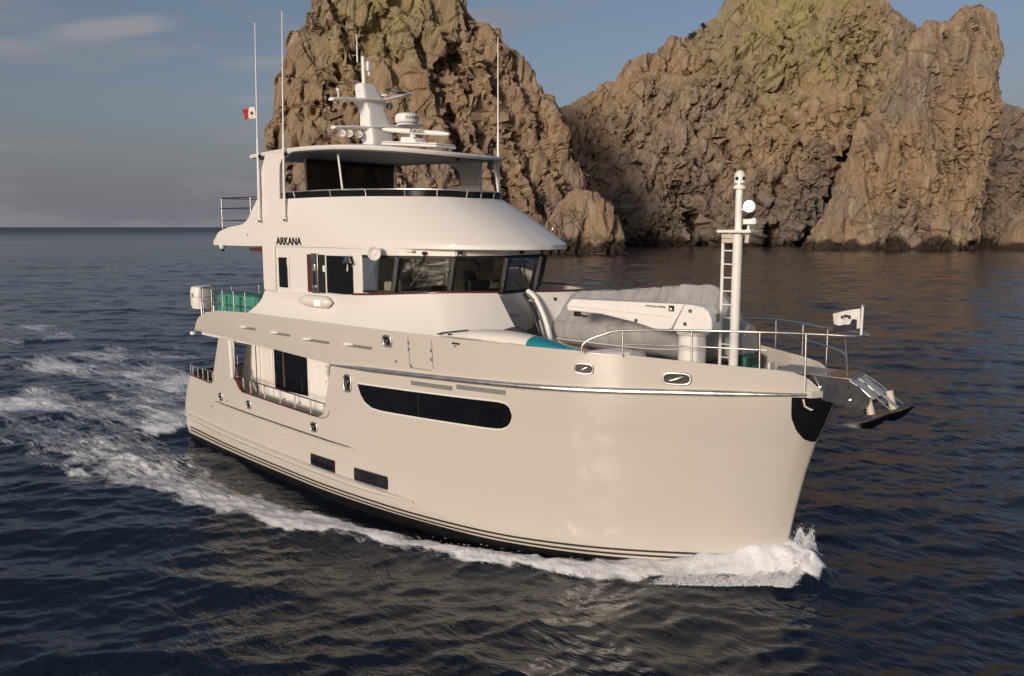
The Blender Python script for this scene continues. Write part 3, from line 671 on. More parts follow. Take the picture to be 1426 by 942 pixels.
for x0, x1, zb0, zt0 in ((-14.1, -12.78, .68, 1.10), (-11.85, -10.33, .72, 1.08)):
    xs = sorted(list(np.linspace(x0, x1, 14)) + [x0 + .004, x0 + .012, x0 + .025, x0 + .045, x1 - .004, x1 - .012, x1 - .025, x1 - .045])
    def rnd(x, x0=x0, x1=x1): 
        e = min(x - x0, x1 - x); q_ = 1 - min(e / .06, 1); return .06 * (1 - math.sqrt(max(0, 1 - q_ * q_)))
    hull_patch(xs, lambda x: zb0 - .03 + rnd(x), lambda x: zt0 + .03 - rnd(x), .004, 'window_surround', 'dull_steel', thick=.01, nz=3)
    hull_patch(xs, lambda x: zb0 + rnd(x), lambda x: zt0 - rnd(x), .010, 'hull_window', 'black_glass', thick=.01, nz=4)
# long shallow recess lips on the topsides, engine vents, steps
for x0, x1, z0, z1 in ((-9.36, -7.8, 4.0, 3.96), (-7.66, -6.05, 4.10, 4.05)):
    hull_patch(list(np.linspace(x0, x1, 10)), lambda x: 3.94 + (x - x0) * .02 + (z0 - 4) , lambda x: 4.06 + (x - x0) * .02 + (z0 - 4), .004, 'vent_slot', 'underside_grey', nz=2)
    hull_rail(x0 - .05, x1 + .05, lambda x: 4.075 + (x - x0) * .02 + (z0 - 4), .018, 'vent_lip', 'hull_paint', n=10)
for x0, x1, z in ((-20.1, -19.3, 1.62), (-18.7, -17.6, 1.50), (-16.6, -15.2, 1.42), (-14.3, -12.6, 1.30)):
    hull_rail(x0, x1, lambda x: z, .022, 'hull_step', 'hull_paint', n=10, sides=(-1, 1))
    hull_rail(x0 + .05, x1 - .05, lambda x: z - .17, .016, 'hull_step', 'hull_paint', n=10, sides=(-1, 1))
def hawse(x, z, w, h, yfun=None, m='dark_chrome', off=.0, ring=.028, tilt=0):
    """oval steel hawse hole with a dark throat"""
    for s in (-1, 1):
        P = (yfun or hp)
        def pt(a, k, o):
            ca, sa = math.cos(a), math.sin(a); return P(x + w / 2 * k * math.copysign(abs(ca) ** .62, ca), z + h / 2 * k * math.copysign(abs(sa) ** .62, sa), s, o)
        mb = MB(); mb.tube([pt(2 * math.pi * i / 24, 1.0, .012) for i in range(25)], ring, 8, False); fr = mb.build('hawse_hole', 'steel', Y, 60)
        mb = MB(); vs = [P(x, z, s, -.0 + .006)] + [pt(2 * math.pi * i / 24, .98, .006) for i in range(24)]
        mb.add(vs, [(0, 1 + i, 1 + (i + 1) % 24) for i in range(24)]); mb.build('throat', 'black_plastic', fr, 0)
        mb = MB(); mb.tube([pt(.6, .55, .03), P(x, z, s, .05), pt(3.6, .6, .03)], [.03, .045, .03], 8); mb.build('bollard', 'dull_steel', fr, 60)
hawse(-20.1, 2.05, .26, .28); hawse(-17.95, 2.10, .30, .26); hawse(-13.87, 2.0, .34, .28); hawse(-12.12, 3.64, .36, .50, ring=.035)
for x, z in ((-19.6, 1.98), (-20.95, 1.55)):
    mb = MB(); p = hp(x, z, -1, .01); mb.lathe([(0, 0), (.035, 0), (.035, .03), (0, .03)], p, 'Y', 10); mb.build('drain', 'dull_steel', Y)

# ---- raised bulwark (boat deck side)
def zB(x): return ip(x, [(-21.52, 4.42), (-21.46, 4.62), (-21.3, 4.84), (-21.05, 5.0), (-20.7, 5.12), (-19.5, 5.28), (-17.4, 5.36), (-5, 5.34), (-3, 5.27), (-1.5, 5.15), (0, 5.06), (.30, 5.02), (.50, 4.93), (.62, 4.82), (.72, 4.70), (.80, 4.62)])
def bw(x, k, s):
    """point on the bulwark, k 0 (rub rail) .. 1 (top)"""
    zl = zrub(x) + .02; zt = zB(x); z = zl + (zt - zl) * k
    t = max(0., xstem(4.58) - x); y = YD(t) - (.55 * max(0, 1 - (x + 23.2) / .75) ** 2.2 if x < -22.45 else 0)
    flare = ip(x, [(-21, .16), (-13, .14), (-6, .05), (-2, .0), (1, -.02)])
    return (x, s * (y + flare * k ** .8), z)
XB = list(np.concatenate([np.linspace(-21.55, -20.6, 9), np.linspace(-20, -4, 40), np.linspace(-3.6, .3, 22), np.linspace(.34, .78, 9)]))
for s in (-1, 1):
    mb = MB(); n = 8; nx = len(XB)
    out = [[bw(x, j / (n - 1), s) for j in range(n)] for x in XB]
    def inn(p, j): return (p[0], p[1] - s * .11, p[2])
    rings = []
    for c in out: rings.append(c + [inn(p, 0) for p in c[::-1]])
    mb.loft(rings, True, True)
    BWO = mb.build('bulwark', 'hull_paint', Y, 40)
    # capping rail along the top
    mb = MB(); mb.tube([Vector(bw(x, 1, s)) + Vector((0, -s * .05, .015)) for x in XB[8:]], .035, 8); mb.build('bulwark_capping', 'hull_paint', Y, 60)
# bow transom of the bulwark: short curved breast plate behind the pulpit
mb = MB(); rr_ = []
for k in np.linspace(-1, 1, 11):
    y = .74 * k; x = .70 + .28 * (1 - abs(k) ** 2); rr_.append([(x, y, 4.50), (x, y, 4.64), (x - .10, y, 4.64), (x - .10, y, 4.50)])
mb.loft(rr_, True, True); mb.build('breast_plate', 'hull_paint', Y, 40)
def bwp(x, z, s=-1, off=0.):
    k = (z - zrub(x)) / max(zB(x) - zrub(x), .05); p = bw(x, min(max(k, -.05), 1), s)
    q = Vector(bw(x + .05, k, s)) - Vector(bw(x - .05, k, s)); n = Vector((-s * q.y, s * q.x, 0)).normalized() * -1
    if n.y * s < 0: n = -n
    return tuple(Vector(p) + n * off)
hawse(-10.2, 5.10, .34, .30, bwp, ring=.04); hawse(-3.95, 4.93, .42, .25, bwp, ring=.027); hawse(-1.95, 4.80, .56, .27, bwp, ring=.034)
def bw_patch(x0, x1, z0, z1, off, name, m, sides=(-1,), nx=10, nz=3):
    for s in sides:
        mb = MB(); G = [[bwp(x0 + (x1 - x0) * i / nx, z0 + (z1 - z0) * j / nz, s, off) for j in range(nz + 1)] for i in range(nx + 1)]
        mb.add([p for c in G for p in c], [(i * (nz + 1) + j, (i + 1) * (nz + 1) + j, (i + 1) * (nz + 1) + j + 1, i * (nz + 1) + j + 1) for i in range(nx) for j in range(nz)])
        o = mb.build(name, m, Y, 40)
    return o
for x0, x1, z in ((-18.0, -17.0, 4.86), (-16.05, -14.95, 4.84), (-14.25, -12.9, 4.79), (-12.2, -10.9, 4.82)):
    bw_patch(x0 + .28, x1, z - .055, z + .035, .004, 'freeing_port', 'underside_grey', (-1, 1), nz=1)
    for s in (-1, 1):
        mb = MB(); mb.tube([bwp(x0, z, s, .01), bwp(x0 + .15, z + .01, s, .03), bwp(x0 + .45, z + .02, s, .012)], [.03, .06, .02], 8); mb.build('vent_scoop', 'bright_white', Y, 60)
# side boarding gate outline, hinges and catches
for a, b in (((-9.36, 5.3), (-9.36, 4.46)), ((-9.30, 4.42), (-8.56, 4.42)), ((-8.47, 4.48), (-8.47, 5.28))):
    mb = MB(); mb.tube([bwp(a[0] + (b[0] - a[0]) * i / 5, a[1] + (b[1] - a[1]) * i / 5, -1, .003) for i in range(6)], .010, 6); mb.build('gate_seam', 'underside_grey', Y, 60)
for x, z in ((-9.34, 5.14), (-9.34, 4.96), (-9.9, 4.55), (-8.5, 5.0), (-8.5, 4.75), (-7.62, 5.22), (-9.3, 4.47)):
    mb = MB(); p = bwp(x, z, -1, .02); mb.box(p, (.05, .03, .09)); mb.build('hinge', 'dull_steel', Y, 30, bevel=.008)
mb = MB(); mb.box(bwp(-7.6, 5.27, -1, .015), (.26, .02, .045)); mb.build('nameplate_slot', 'black_plastic', Y)

# ---- decks
def deck(xs, yf, z, name, m, th=.06):
    mb = MB(); P = [(x, -yf(x)) for x in xs] + [(x, yf(x)) for x in xs[::-1]]
    mb.prism(P, 'Z', z - th, z); return mb.build(name, m, Y, 30)
def ydk(x): return abs(bw(x, 0, 1)[1]) - .06
deck(list(np.linspace(-21.4, -8.0, 30)), ydk, 4.36, 'boat_deck', 'white_gelcoat', .10)
deck(list(np.linspace(-8.0, .80, 30)), lambda x: max(.25, ydk(x)), 4.50, 'foredeck', 'deck_grey')
deck(list(np.linspace(-23.2, -12.95, 20)), lambda x: hull_y(x, 1.6) - .12, 1.6, 'main_deck', 'teak')
mb = MB()
for s in (-1, 1):
    mb.box((-12.93, s * 3.0, 2.85), (.08, 1.0, 2.6))
mb.build('deck_bulkhead', 'white_gelcoat', Y)
# ---- main deck saloon
mb = MB()
poly = [(-19.95, 1.6), (-12.97, 1.6), (-12.97, 4.26), (-19.15, 4.26)]
mb.prism(poly, 'Y', -2.55, 2.55); mb.build('saloon', 'bright_white', Y, 30)
for s in (-1, 1):
    mb = MB(); mb.box((-18.60, s * 2.555, 2.9), (.04, .02, 2.7)); mb.build('door_seam', 'dark_stripe', Y)
    mb = MB(); mb.box((-18.35, s * 2.57, 2.9), (.05, .03, 2.7)); mb.box((-17.92, s * 2.57, 3.35), (.50, .02, 1.5)); mb.build('saloon_panel', 'white_gelcoat', Y, bevel=.01)
    mb = MB(); mb.box((-17.58, s * 2.575, 2.9), (.10, .04, 2.7)); mb.build('saloon_pilaster', 'bright_white', Y, bevel=.015)
    mb = MB(); mb.box((-16.45, s * 2.563, 3.33), (2.06, .03, 1.56)); fr = mb.build('saloon_window', 'bright_white', Y, bevel=.03)
    mb = MB(); mb.box((-16.45, s * 2.575, 3.33), (1.94, .03, 1.44)); mb.build('pane', 'black_glass', fr, bevel=.02)
    mb = MB(); mb.box((-16.85, s * 2.592, 3.40), (.09, .008, 1.30)); mb.build('window_mullion', 'interior_brown', fr)
    for i, x in enumerate((-16.9, -16.0, -14.4)):
        mb = MB(); mb.box((x, s * 2.56, 2.32), (.07, .02, .07)); mb.build('wall_fitting', 'dull_steel', Y)
# side deck rail over the cut-away bulwark, with wooden cap rail
for s in (-1, 1):
    xs = [x for x in np.concatenate([[-13.04, -13.06, -13.12, -13.28, -13.5], np.linspace(-14, -18.2, 9), [-18.45, -18.62, -18.74, -18.81]])]
    mb = MB(); mb.tube([Vector(hp(x, ztop(x), s)) + Vector((0, -s * .04, .01)) for x in xs], .045, 8); mb.build('cap_rail', 'varnished_wood', Y, 60)
    def rt(x): return Vector(hp(x, 2.4, s)) + Vector((0, -s * .04, ip(x, [(-18.7, .60), (-13.05, .42)])))
    mb = MB(); mb.tube([rt(x) for x in np.linspace(-18.72, -13.06, 14)], .022, 8); RL = mb.build('side_deck_rail', 'dark_chrome', Y, 60)
    for x in (-18.35, -17.85, -16.9, -15.9, -15.0, -14.1, -13.35):
        p = rt(x); q = Vector(hp(x, ztop(x), s)) + Vector((0, -s * .04, .03)); mb = MB(); mb.tube([q, p], .024, 8); mb.build('stanchion', 'steel', RL, 60)
    mb = MB(); mb.prism([(-18.86, 2.95), (-18.70, 2.86), (-18.52, 2.62), (-18.28, 2.48), (-18.28, 2.55), (-18.45, 2.9), (-18.6, 2.98)], 'Y', s * 3.30, s * 3.36); mb.build('bulwark_end', 'varnished_wood', Y, 30)
    mb = MB(); mb.tube([(-18.92, s * 3.32, 2.95), (-18.98, s * 3.32, 4.3)], .075, 12); mb.build('overhang_post', 'bright_white', Y, 60)
    # stern bulwark cap and rail
    xs = [-20.62, -20.68, -20.78, -20.95, -21.5, -22.2, -22.7, -23.05, -23.3]
    mb = MB(); mb.tube([Vector(hp(x, ztop(x), s)) + Vector((0, -s * .03, .01)) for x in xs], .04, 8); mb.build('cap_rail', 'varnished_wood', Y, 60)
    mb = MB(); mb.tube([Vector(hp(x, 2.48, s)) + Vector((0, -s * .04, .42)) for x in (-20.7, -21.2, -21.8, -22.4, -22.9, -23.2)], .022, 8); R2 = mb.build('stern_rail', 'steel', Y, 60)
    for x in (-20.8, -21.2, -21.65, -22.1, -22.55, -23.05):
        p = Vector(hp(x, 2.48, s)) + Vector((0, -s * .04, .42)); mb = MB(); mb.tube([p - Vector((0, 0, .42)), p], .02, 8); mb.build('stanchion', 'steel', R2, 60)
mb = MB(); mb.tube([(-23.25, -2.3, 2.55), (-23.42, 0, 2.55), (-23.25, 2.3, 2.55)], .045, 8); mb.build('cap_rail', 'varnished_wood', Y, 60)
mb = MB(); mb.tube([(-23.2, -2.3, 2.92), (-23.36, 0, 2.92), (-23.2, 2.3, 2.92)], .022, 8); R2 = mb.build('stern_rail', 'steel', Y, 60)
for y in (-1.5, -.5, .5, 1.5):
    mb = MB(); mb.tube([(-23.3, y, 2.55), (-23.3, y, 2.92)], .02, 8); mb.build('stanchion', 'steel', R2, 60)
mb = MB()
for s in (-1, 1): mb.tube([(-19.9, s * 1.7, 1.6), (-18.9, s * 1.7, 4.3)], .03, 8)
for k in range(8):
    f = (k + .5) / 8; mb.box((-19.9 + f, 0, 1.6 + f * 2.7), (.22, .6, .03)) if False else mb.tube([(-19.9 + f, -1.7, 1.6 + 2.7 * f), (-19.9 + f, -1.1, 1.6 + 2.7 * f)], .02, 6)
mb.build('aft_stair', 'dull_steel', Y, 60)
mb = MB(); mb.lathe([(0, 0), (.09, 0), (.11, .05), (.09, .12), (0, .13)], (-21.55, -3.33, 4.27), 'Z', 14); mb.build('underside_camera', 'bright_white', Y, 40)

# ---- house side sloping up from the bulwark to the pilothouse sill
TOP = [(-17.02, -3.10, 6.14), (-15.6, -3.15, 6.17), (-14.0, -3.17, 6.22), (-12.25, -3.17, 6.27), (-11.38, -3.07, 6.31), (-10.45, -2.88, 6.37), (-9.55, -2.58, 6.42), (-8.9, -2.12, 6.44), (-8.45, -1.55, 6.43), (-8.22, -1.15, 6.42)]
BOT = [(-17.75, -3.46, 5.30), (-15.9, -3.47, 5.28), (-14.0, -3.47, 5.27), (-12.0, -3.46, 5.25), (-10.8, -3.44, 5.22), (-9.6, -3.38, 5.15), (-8.5, -3.2, 4.95), (-7.75, -2.75, 4.75), (-7.1, -2.0, 4.55), (-6.72, -1.22, 4.5)]
def skirt(T_, B_, s, name, m):
    T2, B2 = cr(T_, 5), cr(B_, 5); mb = MB(); rings = []
    for t_, b_ in zip(T2, B2):
        t_, b_ = Vector(t_), Vector(b_); col = []
        for k in range(9):
            f = k / 8; p = b_ + (t_ - b_) * f; bulge = -.16 * math.sin(math.pi * f) * (1 if t_.x < -9.5 else .35)
            d = Vector((b_.x - t_.x, b_.y - t_.y, 0)); d = d.normalized() if d.length > 1e-3 else Vector((0, -1, 0))
            p += d * bulge; col.append((p.x, p.y * (-s), p.z))
        col += [(c[0] - (.12 if c[0] > -9 else 0), c[1] - s * .12 if False else c[1] * .965, c[2]) for c in col[::-1]]
        rings.append(col)
    mb.loft(rings, True, True); return mb.build(name, m, Y, 40)
skirt(TOP, BOT, -1, 'house_side', 'white_gelcoat')
PT = [(-17.02, -3.10, 6.14), (-14.0, -3.17, 6.22), (-11.38, -3.10, 6.31), (-9.6, -2.95, 6.40), (-8.2, -2.6, 6.40), (-7.1, -1.75, 6.39), (-7.05, -.9, 6.40), (-7.35, -.2, 6.41), (-7.6, .22, 6.42)]
PB = [(-17.75, -3.46, 5.30), (-14.0, -3.47, 5.27), (-11.0, -3.44, 5.22), (-9.0, -3.3, 5.1), (-7.4, -2.85, 4.8), (-6.35, -1.9, 4.5), (-6.25, -.9, 4.5), (-6.5, -.2, 4.5), (-6.75, .22, 4.5)]
skirt(PT, PB, 1, 'house_side', 'white_gelcoat')
for T_, s in ((TOP, -1), (PT, 1)):
    mb = MB(); mb.tube([(p[0], p[1] * -s, p[2] + .02) for p in cr(T_, 4) if p[0] > -12.6], .035, 8); mb.build('sill_rail', 'varnished_wood', Y, 60)
# recess between the two front panels, with steps and a gate arm
mb = MB(); mb.box((-8.6, -.69, 5.4), (.06, 1.2, 1.9)); mb.build('recess_back', 'white_gelcoat', Y)
mb = MB()
for k in range(4): mb.box((-8.3 + k * .34, -.69, 4.62 + (3 - k) * .36), (.36, .9, .05))
mb.build('recess_steps', 'deck_grey', Y, bevel=.01)
mb = MB(); mb.tube(cr([(-7.75, -.35, 6.45), (-7.45, -.36, 6.25), (-7.05, -.38, 5.6), (-6.85, -.38, 4.9), (-6.83, -.38, 4.6)], 5), .075, 10); GA = mb.build('gate_arm', 'bright_white', Y, 60)
mb = MB(); mb.tube(cr([(-7.72, -.56, 6.38), (-7.4, -.56, 5.95), (-7.15, -.56, 5.3), (-7.0, -.55, 4.85)], 5), .06, 6); mb.build('gas_strut', 'black_plastic', GA, 60)
for z, x in ((6.2, -7.5), (4.95, -6.95)):
    mb = MB(); mb.box((x, -.46, z), (.16, .30, .10)); mb.build('hinge', 'dull_steel', GA, bevel=.02)
mb = MB(); mb.box((-7.35, -.9, 5.0), (.05, .05, .5), Matrix.Rotation(.35, 3, 'Y')); mb.build('gate_arm', 'black_plastic', Y)
mb = MB(); mb.tube(cr([(-6.93, .55, 5.52), (-6.84, .57, 5.62), (-6.72, .95, 5.60), (-6.75, 1.30, 5.58), (-6.83, 1.32, 5.5)], 4), .02, 8); mb.build('grab_handle', 'steel', Y, 60)
mb = MB(); mb.lathe([(0, 0), (.05, 0), (.05, .03), (0, .03)], (-7.22, .25, 6.2), 'X', 10); mb.build('deck_fitting', 'black_plastic', Y)
mb = MB(); mb.lathe([(0, 0), (.045, 0), (.05, .03), (0, .04)], (-6.9, -.85, 5.02), 'X', 10); mb.build('step_light', 'blue_led', Y)
# starboard navigation light in its moulded pod
mb = MB(); rings = []
for k in range(13):
    f = k / 12; x = -14.9 + 1.75 * f; r = .19 * min(1, (4 * f) ** .5, (6 * (1 - f)) ** .5) + .01
    rings.append([(x, -3.24 + .0 - (r * .9 * math.cos(a) if math.cos(a) > 0 else r * .3 * math.cos(a)), 5.98 + r * math.sin(a) * .95) for a in np.linspace(0, 2 * math.pi, 17)[:-1]])
mb.loft(rings); NP = mb.build('side_light', 'white_gelcoat', Y, 60)
mb = MB(); mb.box((-13.70, -3.39, 5.95), (.30, .07, .17)); mb.build('lens', 'nav_green', NP, bevel=.03)

# ---- pilothouse
PL = [(-17.1, -3.0), (-12.0, -3.0), (-11.4, -2.93), (-10.85, -2.75), (-9.32, -2.0), (-8.45, -.72), (-8.45, .72), (-9.32, 2.0), (-10.85, 2.75), (-12.0, 3.0), (-17.1, 3.0)]
def offs(P_, d):      # push an outline forward/outward by d
    out = []
    for x, y in P_:
        if x < -12.05: out.append((x, y)); continue
        v = Vector((x + 12.5, y * 1.1, 0)).normalized(); k_ = min(1, max(0, (x + 12.0) / 1.0)); out.append((x + d * k_, y + math.copysign(.12 * d * k_, y) if abs(y) > .1 else y))
    return out
PU = offs(PL, .27)
def wall_strip(Pa, za, Pb, zb_, name, m, idx, thick=.05):
    mb = MB()
    for i in idx:
        a, b = Vector((*Pa[i], za)), Vector((*Pa[i + 1], za)); c, d = Vector((*Pb[i + 1], zb_)), Vector((*Pb[i], zb_))
        nrm = (b - a).cross(d - a).normalized() * thick
        mb.add([a, b, c, d, a - nrm, b - nrm, c - nrm, d - nrm], [(0, 1, 2, 3), (7, 6, 5, 4), (0, 4, 5, 1), (1, 5, 6, 2), (2, 6, 7, 3), (3, 7, 4, 0)])
    return mb.build(name, m, Y, 0)
allf = range(len(PL) - 1)
PLx = offs(PL, .0); 
wall_strip(PL, 5.2, PL, 6.36, 'pilothouse_wall', 'white_gelcoat', allf)
wall_strip(PU, 7.43, PU, 7.70, 'pilothouse_header', 'white_gelcoat', range(1, 9))
# upper side walls (aft of the windscreen)
for s in (-1, 1):
    mb = MB(); mb.box((-14.55, s * 2.975, 7.03), (5.1, .05, 1.34)); mb.build('pilothouse_wall', 'white_gelcoat', Y)
    mb = MB(); mb.box((-16.75, s * 3.03, 6.92), (.70, .10, 1.5)); mb.build('corner_post', 'white_gelcoat', Y, bevel=.03)
    mb = MB(); mb.box((-15.98, s * 3.02, 6.80), (.64, .03, 1.12)); f_ = mb.build('side_window', 'white_gelcoat', Y, bevel=.03)
    mb = MB(); mb.box((-15.98, s * 3.03, 6.80), (.50, .04, 1.00)); mb.build('pane', 'black_glass', f_, bevel=.03)
    mb = MB(); mb.box((-13.40, s * 3.008, 6.82), (2.62, .025, 1.30)); f_ = mb.build('side_window', 'white_gelcoat', Y, bevel=.02)
    mb = MB(); mb.box((-13.02, s * 3.02, 6.83), (1.30, .03, 1.17)); mb.build('pane', 'black_glass', f_, bevel=.03)
    mb = MB(); mb.box((-13.95, s * 3.02, 6.83), (.42, .03, 1.20)); mb.build('door_opening', 'black_plastic', f_)
    mb = MB(); mb.box((-14.53, s * 3.02, 6.83), (.26, .03, 1.20)); mb.build('door_jamb', 'varnished_wood', f_)
    mb = MB(); mb.box((-14.22, s * 3.05, 6.84), (.34, .06, 1.26)); dr = mb.build('sliding_door', 'dull_steel', f_, bevel=.012)
    mb = MB(); mb.box((-14.24, s * 3.085, 6.72), (.08, .02, .66)); mb.build('door_slot', 'black_plastic', dr)
    mb = MB(); mb.box((-14.24, s * 3.09, 7.02), (.13, .03, .22)); mb.box((-14.24, s * 3.09, 6.42), (.22, .03, .08)); mb.build('latch', 'steel', dr, bevel=.01)
    mb = MB(); mb.box((-13.78, s * 3.04, 7.0), (.11, .02, .20)); mb.build('notice', 'bright_white', f_)
    # forward post between side window and the wrap-round windscreen
    mb = MB(); mb.box((-12.12, s * 3.0, 6.88), (.30, .07, 1.20)); mb.build('window_post', 'white_gelcoat', Y, bevel=.04)
# windscreen: mullions, dark head and sill bands, panes
def interp_edge(i, f, P_): return Vector((P_[i][0] + (P_[i + 1][0] - P_[i][0]) * f, P_[i][1] + (P_[i + 1][1] - P_[i][1]) * f, 0))
wall_strip(offs(PL, .02), 6.34, offs(PL, .035), 6.44, 'windscreen_sill', 'black_plastic', range(1, 9), .04)
wall_strip(offs(PL, .255), 7.38, offs(PL, .285), 7.47, 'windscreen_head', 'black_plastic', range(1, 9), .04)
for i in (2, 3, 4, 5, 6, 7, 8):
    a = Vector((*offs(PL, .05)[i], 6.40)); b = Vector((*offs(PL, .29)[i], 7.42)); w = .105; oy = math.copysign(.05, a.y); a.y += oy; b.y += oy
    if i in (2, 8): continue
    mb = MB(); mb.tube([a, b], w, 6); mb.build('windscreen_mullion', 'black_plastic', Y, 0)
Pm0, Pm1 = offs(PL, .01), offs(PL, .25)
for i in range(1, 9):
    a, b = Vector((*Pm0[i], 6.40)), Vector((*Pm0[i + 1], 6.40)); c, d = Vector((*Pm1[i + 1], 7.43)), Vector((*Pm1[i], 7.43))
    mb = MB(); mb.add([a, b, c, d], [(0, 1, 2, 3)]); mb.build('windscreen_pane', 'clear_glass', Y, 0)
# wipers
for a, b, c in (((-8.95, -2.02, 7.52), (-9.42, -2.02, 6.98), (-9.5, -1.98, 6.52)), ((-8.14, -.25, 7.52), (-8.30, .1, 7.0), (-8.38, .35, 6.6)), ((-9.9, -2.5, 7.5), (-10.2, -2.35, 6.95), (-10.4, -2.55, 6.6)), ((-8.5, 1.2, 7.52), (-8.75, 1.3, 7.0), (-8.9, 1.4, 6.6))):
    va = Vector(a) + Vector((.08, 0, .05))
    mb = MB(); mb.tube([va, Vector(b) + Vector((.10, -.05, 0))], .018, 6); wp = mb.build('wiper', 'black_plastic', Y, 60)
    mb = MB(); mb.tube([Vector(b) + Vector((.16, -.05, .3)), Vector(b) + Vector((.08, -.05, 0)), Vector(c) + Vector((.08, -.05, 0))], .014, 6); mb.build('wiper_blade', 'black_plastic', wp, 60)
    mb = MB(); mb.box(va, (.10, .12, .09)); mb.build('wiper_motor', 'black_plastic', wp, bevel=.02)
# inside the wheelhouse
mb = MB(); mb.box((-12.6, 0, 6.5), (.06, 5.8, 2.3)); mb.build('wheelhouse_bulkhead', 'interior_cream', Y)
mb = MB(); mb.box((-12.55, .6, 6.45), (.08, .9, 2.0)); mb.build('wheelhouse_door', 'interior_brown', Y)
mb = MB(); mb.prism([(x - .25, y * .9) for x, y in PL[2:9]] + [(-10.7, 2.4), (-10.2, 1.6), (-9.9, 0), (-10.2, -1.6), (-10.9, -2.4)], 'Z', 6.18, 6.36); mb.build('dashboard', 'interior_brown', Y)
mb = MB(); mb.box((-12.4, 0, 5.28), (3.2, 5.6, .06)); mb.build('wheelhouse_sole', 'interior_brown', Y)
def helm(x, y):
    mb = MB(); mb.box((x, y, 6.15), (.55, .62, .16)); st = mb.build('helm_seat', 'interior_dark', Y, bevel=.05)
    mb = MB(); rings = []
    for f in np.linspace(0, 1, 8):
        w = .30 * (1 - max(0, f - .55) ** 2 * 2.6); rings.append([(x - .25 - f * .08 + dx, y + dy * w, 6.2 + f * .72) for dx, dy in ((.06, -1), (.09, -.6), (.09, .6), (.06, 1), (-.06, .8), (-.06, -.8))])
    mb.loft(rings); mb.build('backrest', 'interior_dark', st, 50)
    mb = MB(); mb.tube([(x, y, 5.3), (x, y, 6.1)], .07, 10); mb.build('pedestal', 'dull_steel', st)
helm(-10.9, -1.9); helm(-10.3, .2)
mb = MB(); mb.box((-11.6, -1.5, 6.40), (.5, 1.6, .5)); mb.build('settee', 'interior_cream', Y, bevel=.06)
mb = MB(); mb.box((-9.9, -.1, 6.50), (.10, .9, .30)); mb.box((-9.85, 1.1, 6.48), (.10, .6, .26)); mb.build('chart_display', 'interior_dark', Y, bevel=.02)
mb = MB(); mb.lathe([(0, 0), (.16, 0), (.19, .05), (.19, .13), (.13, .16), (0, .16)], (-9.6, -.5, 7.34), 'X', 18); mb.build('ceiling_speaker', 'dull_steel', Y, 40)
mb = MB(); mb.box((-9.75, 1.75, 6.75), (.05, 1.5, 1.5)); mb.box((-10.2, 2.5, 6.75), (.9, .05, 1.5)); mb.build('port_partition', 'interior_cream', Y)
for y_ in (1.15, 1.55): 
    mb = MB(); mb.box((-9.66, y_, 6.8), (.10, .22, 1.4)); mb.build('curtain', 'interior_brown', Y, bevel=.03)
mb = MB(); mb.box((-12.4, 0, 7.60), (4.6, 5.4, .05)); mb.build('wheelhouse_ceiling', 'interior_cream', Y)
# searchlight horn on the header, brass bell
mb = MB(); mb.lathe([(0, .12), (.06, .10), (.10, .02), (.20, -.06), (.21, -.09), (.19, -.10), (.09, -.04), (.05, -.05), (0, -.07)], (-11.15, -3.18, 7.54), 'Y', 24, Matrix.Rotation(R(28), 3, 'Z')); hl = mb.build('hailer', 'white_gelcoat', Y, 40)
mb = MB(); mb.lathe([(0, -.06), (.05, -.06), (.07, .05), (.02, .12)], (-11.2, -3.06, 7.54), 'Y', 12); mb.build('horn_throat', 'roller_white', hl)
mb = MB(); mb.lathe([(.15, 0), (.12, .04), (.09, .12), (.06, .17), (0, .19)], (-12.38, -3.22, 7.22), 'Z', 18); bl = mb.build('ship_bell', 'dark_chrome', Y, 40)
mb = MB(); mb.tube([(-12.38, -3.22, 7.2), (-12.40, -3.22, 6.98)], [.012, .03], 8); mb.build('bell_rope', 'fabric_white', bl)
mb = MB(); mb.tube([(-12.38, -3.0, 7.42), (-12.38, -3.22, 7.42)], .02, 8); mb.build('bracket', 'dull_steel', bl)

# ---- flybridge brow
T0 = [(-20.15, -3.0, 7.92), (-19.95, -3.0, 8.10), (-19.3, -3.0, 8.27), (-18.4, -3.0, 8.38), (-17.95, -3.0, 8.62), (-17.6, -3.0, 9.0), (-17.2, -3.0, 9.19), (-15.6, -2.97, 9.20), (-14.1, -2.75, 9.22), (-12.5, -2.35, 9.22), (-11.2, -1.95, 9.20), (-10.2, -1.3, 9.18), (-9.75, -.6, 9.15), (-9.68, 0, 9.15)]
B0 = [(-20.42, -2.95, 7.64), (-20.2, -2.98, 7.64), (-19.4, -3.02, 7.64), (-18.5, -3.04, 7.64), (-17.9, -3.05, 7.64), (-17.3, -3.05, 7.65), (-16.4, -3.05, 7.65), (-14.0, -3.05, 7.66), (-12.3, -3.03, 7.66), (-10.9, -2.86, 7.67), (-9.3, -2.45, 7.67), (-8.0, -1.75, 7.66), (-7.3, -.9, 7.65), (-7.12, 0, 7.65)]
Tc, Bc = cr(T0, 5), cr(B0, 5)
Tl = Tc + [(x, -y, z) for x, y, z in Tc[-2::-1]]; Bl = Bc + [(x, -y, z) for x, y, z in Bc[-2::-1]]
mb = MB(); rings = []
for t_, b_ in zip(Tl, Bl):
    t_, b_ = Vector(t_), Vector(b_); lip = b_ + Vector((0, 0, .13)); col = [b_, lip]
    for k in range(1, 11):
        f = k / 10; p = lip + (t_ - lip) * f; h = math.sin(math.pi * f) * .035 * min(1, (lip - t_).xy.length)
        d = Vector((lip.x - t_.x, lip.y - t_.y, 0)); d = d.normalized() if d.length > .2 else Vector((0, 0, 0))
        col.append(p + d * h + Vector((0, 0, h * .7)))
    inn_ = [Vector((c.x * .992 - .08, c.y * .972, min(c.z, t_.z - .02))) for c in col[::-1]]
    rings.append(col + inn_)
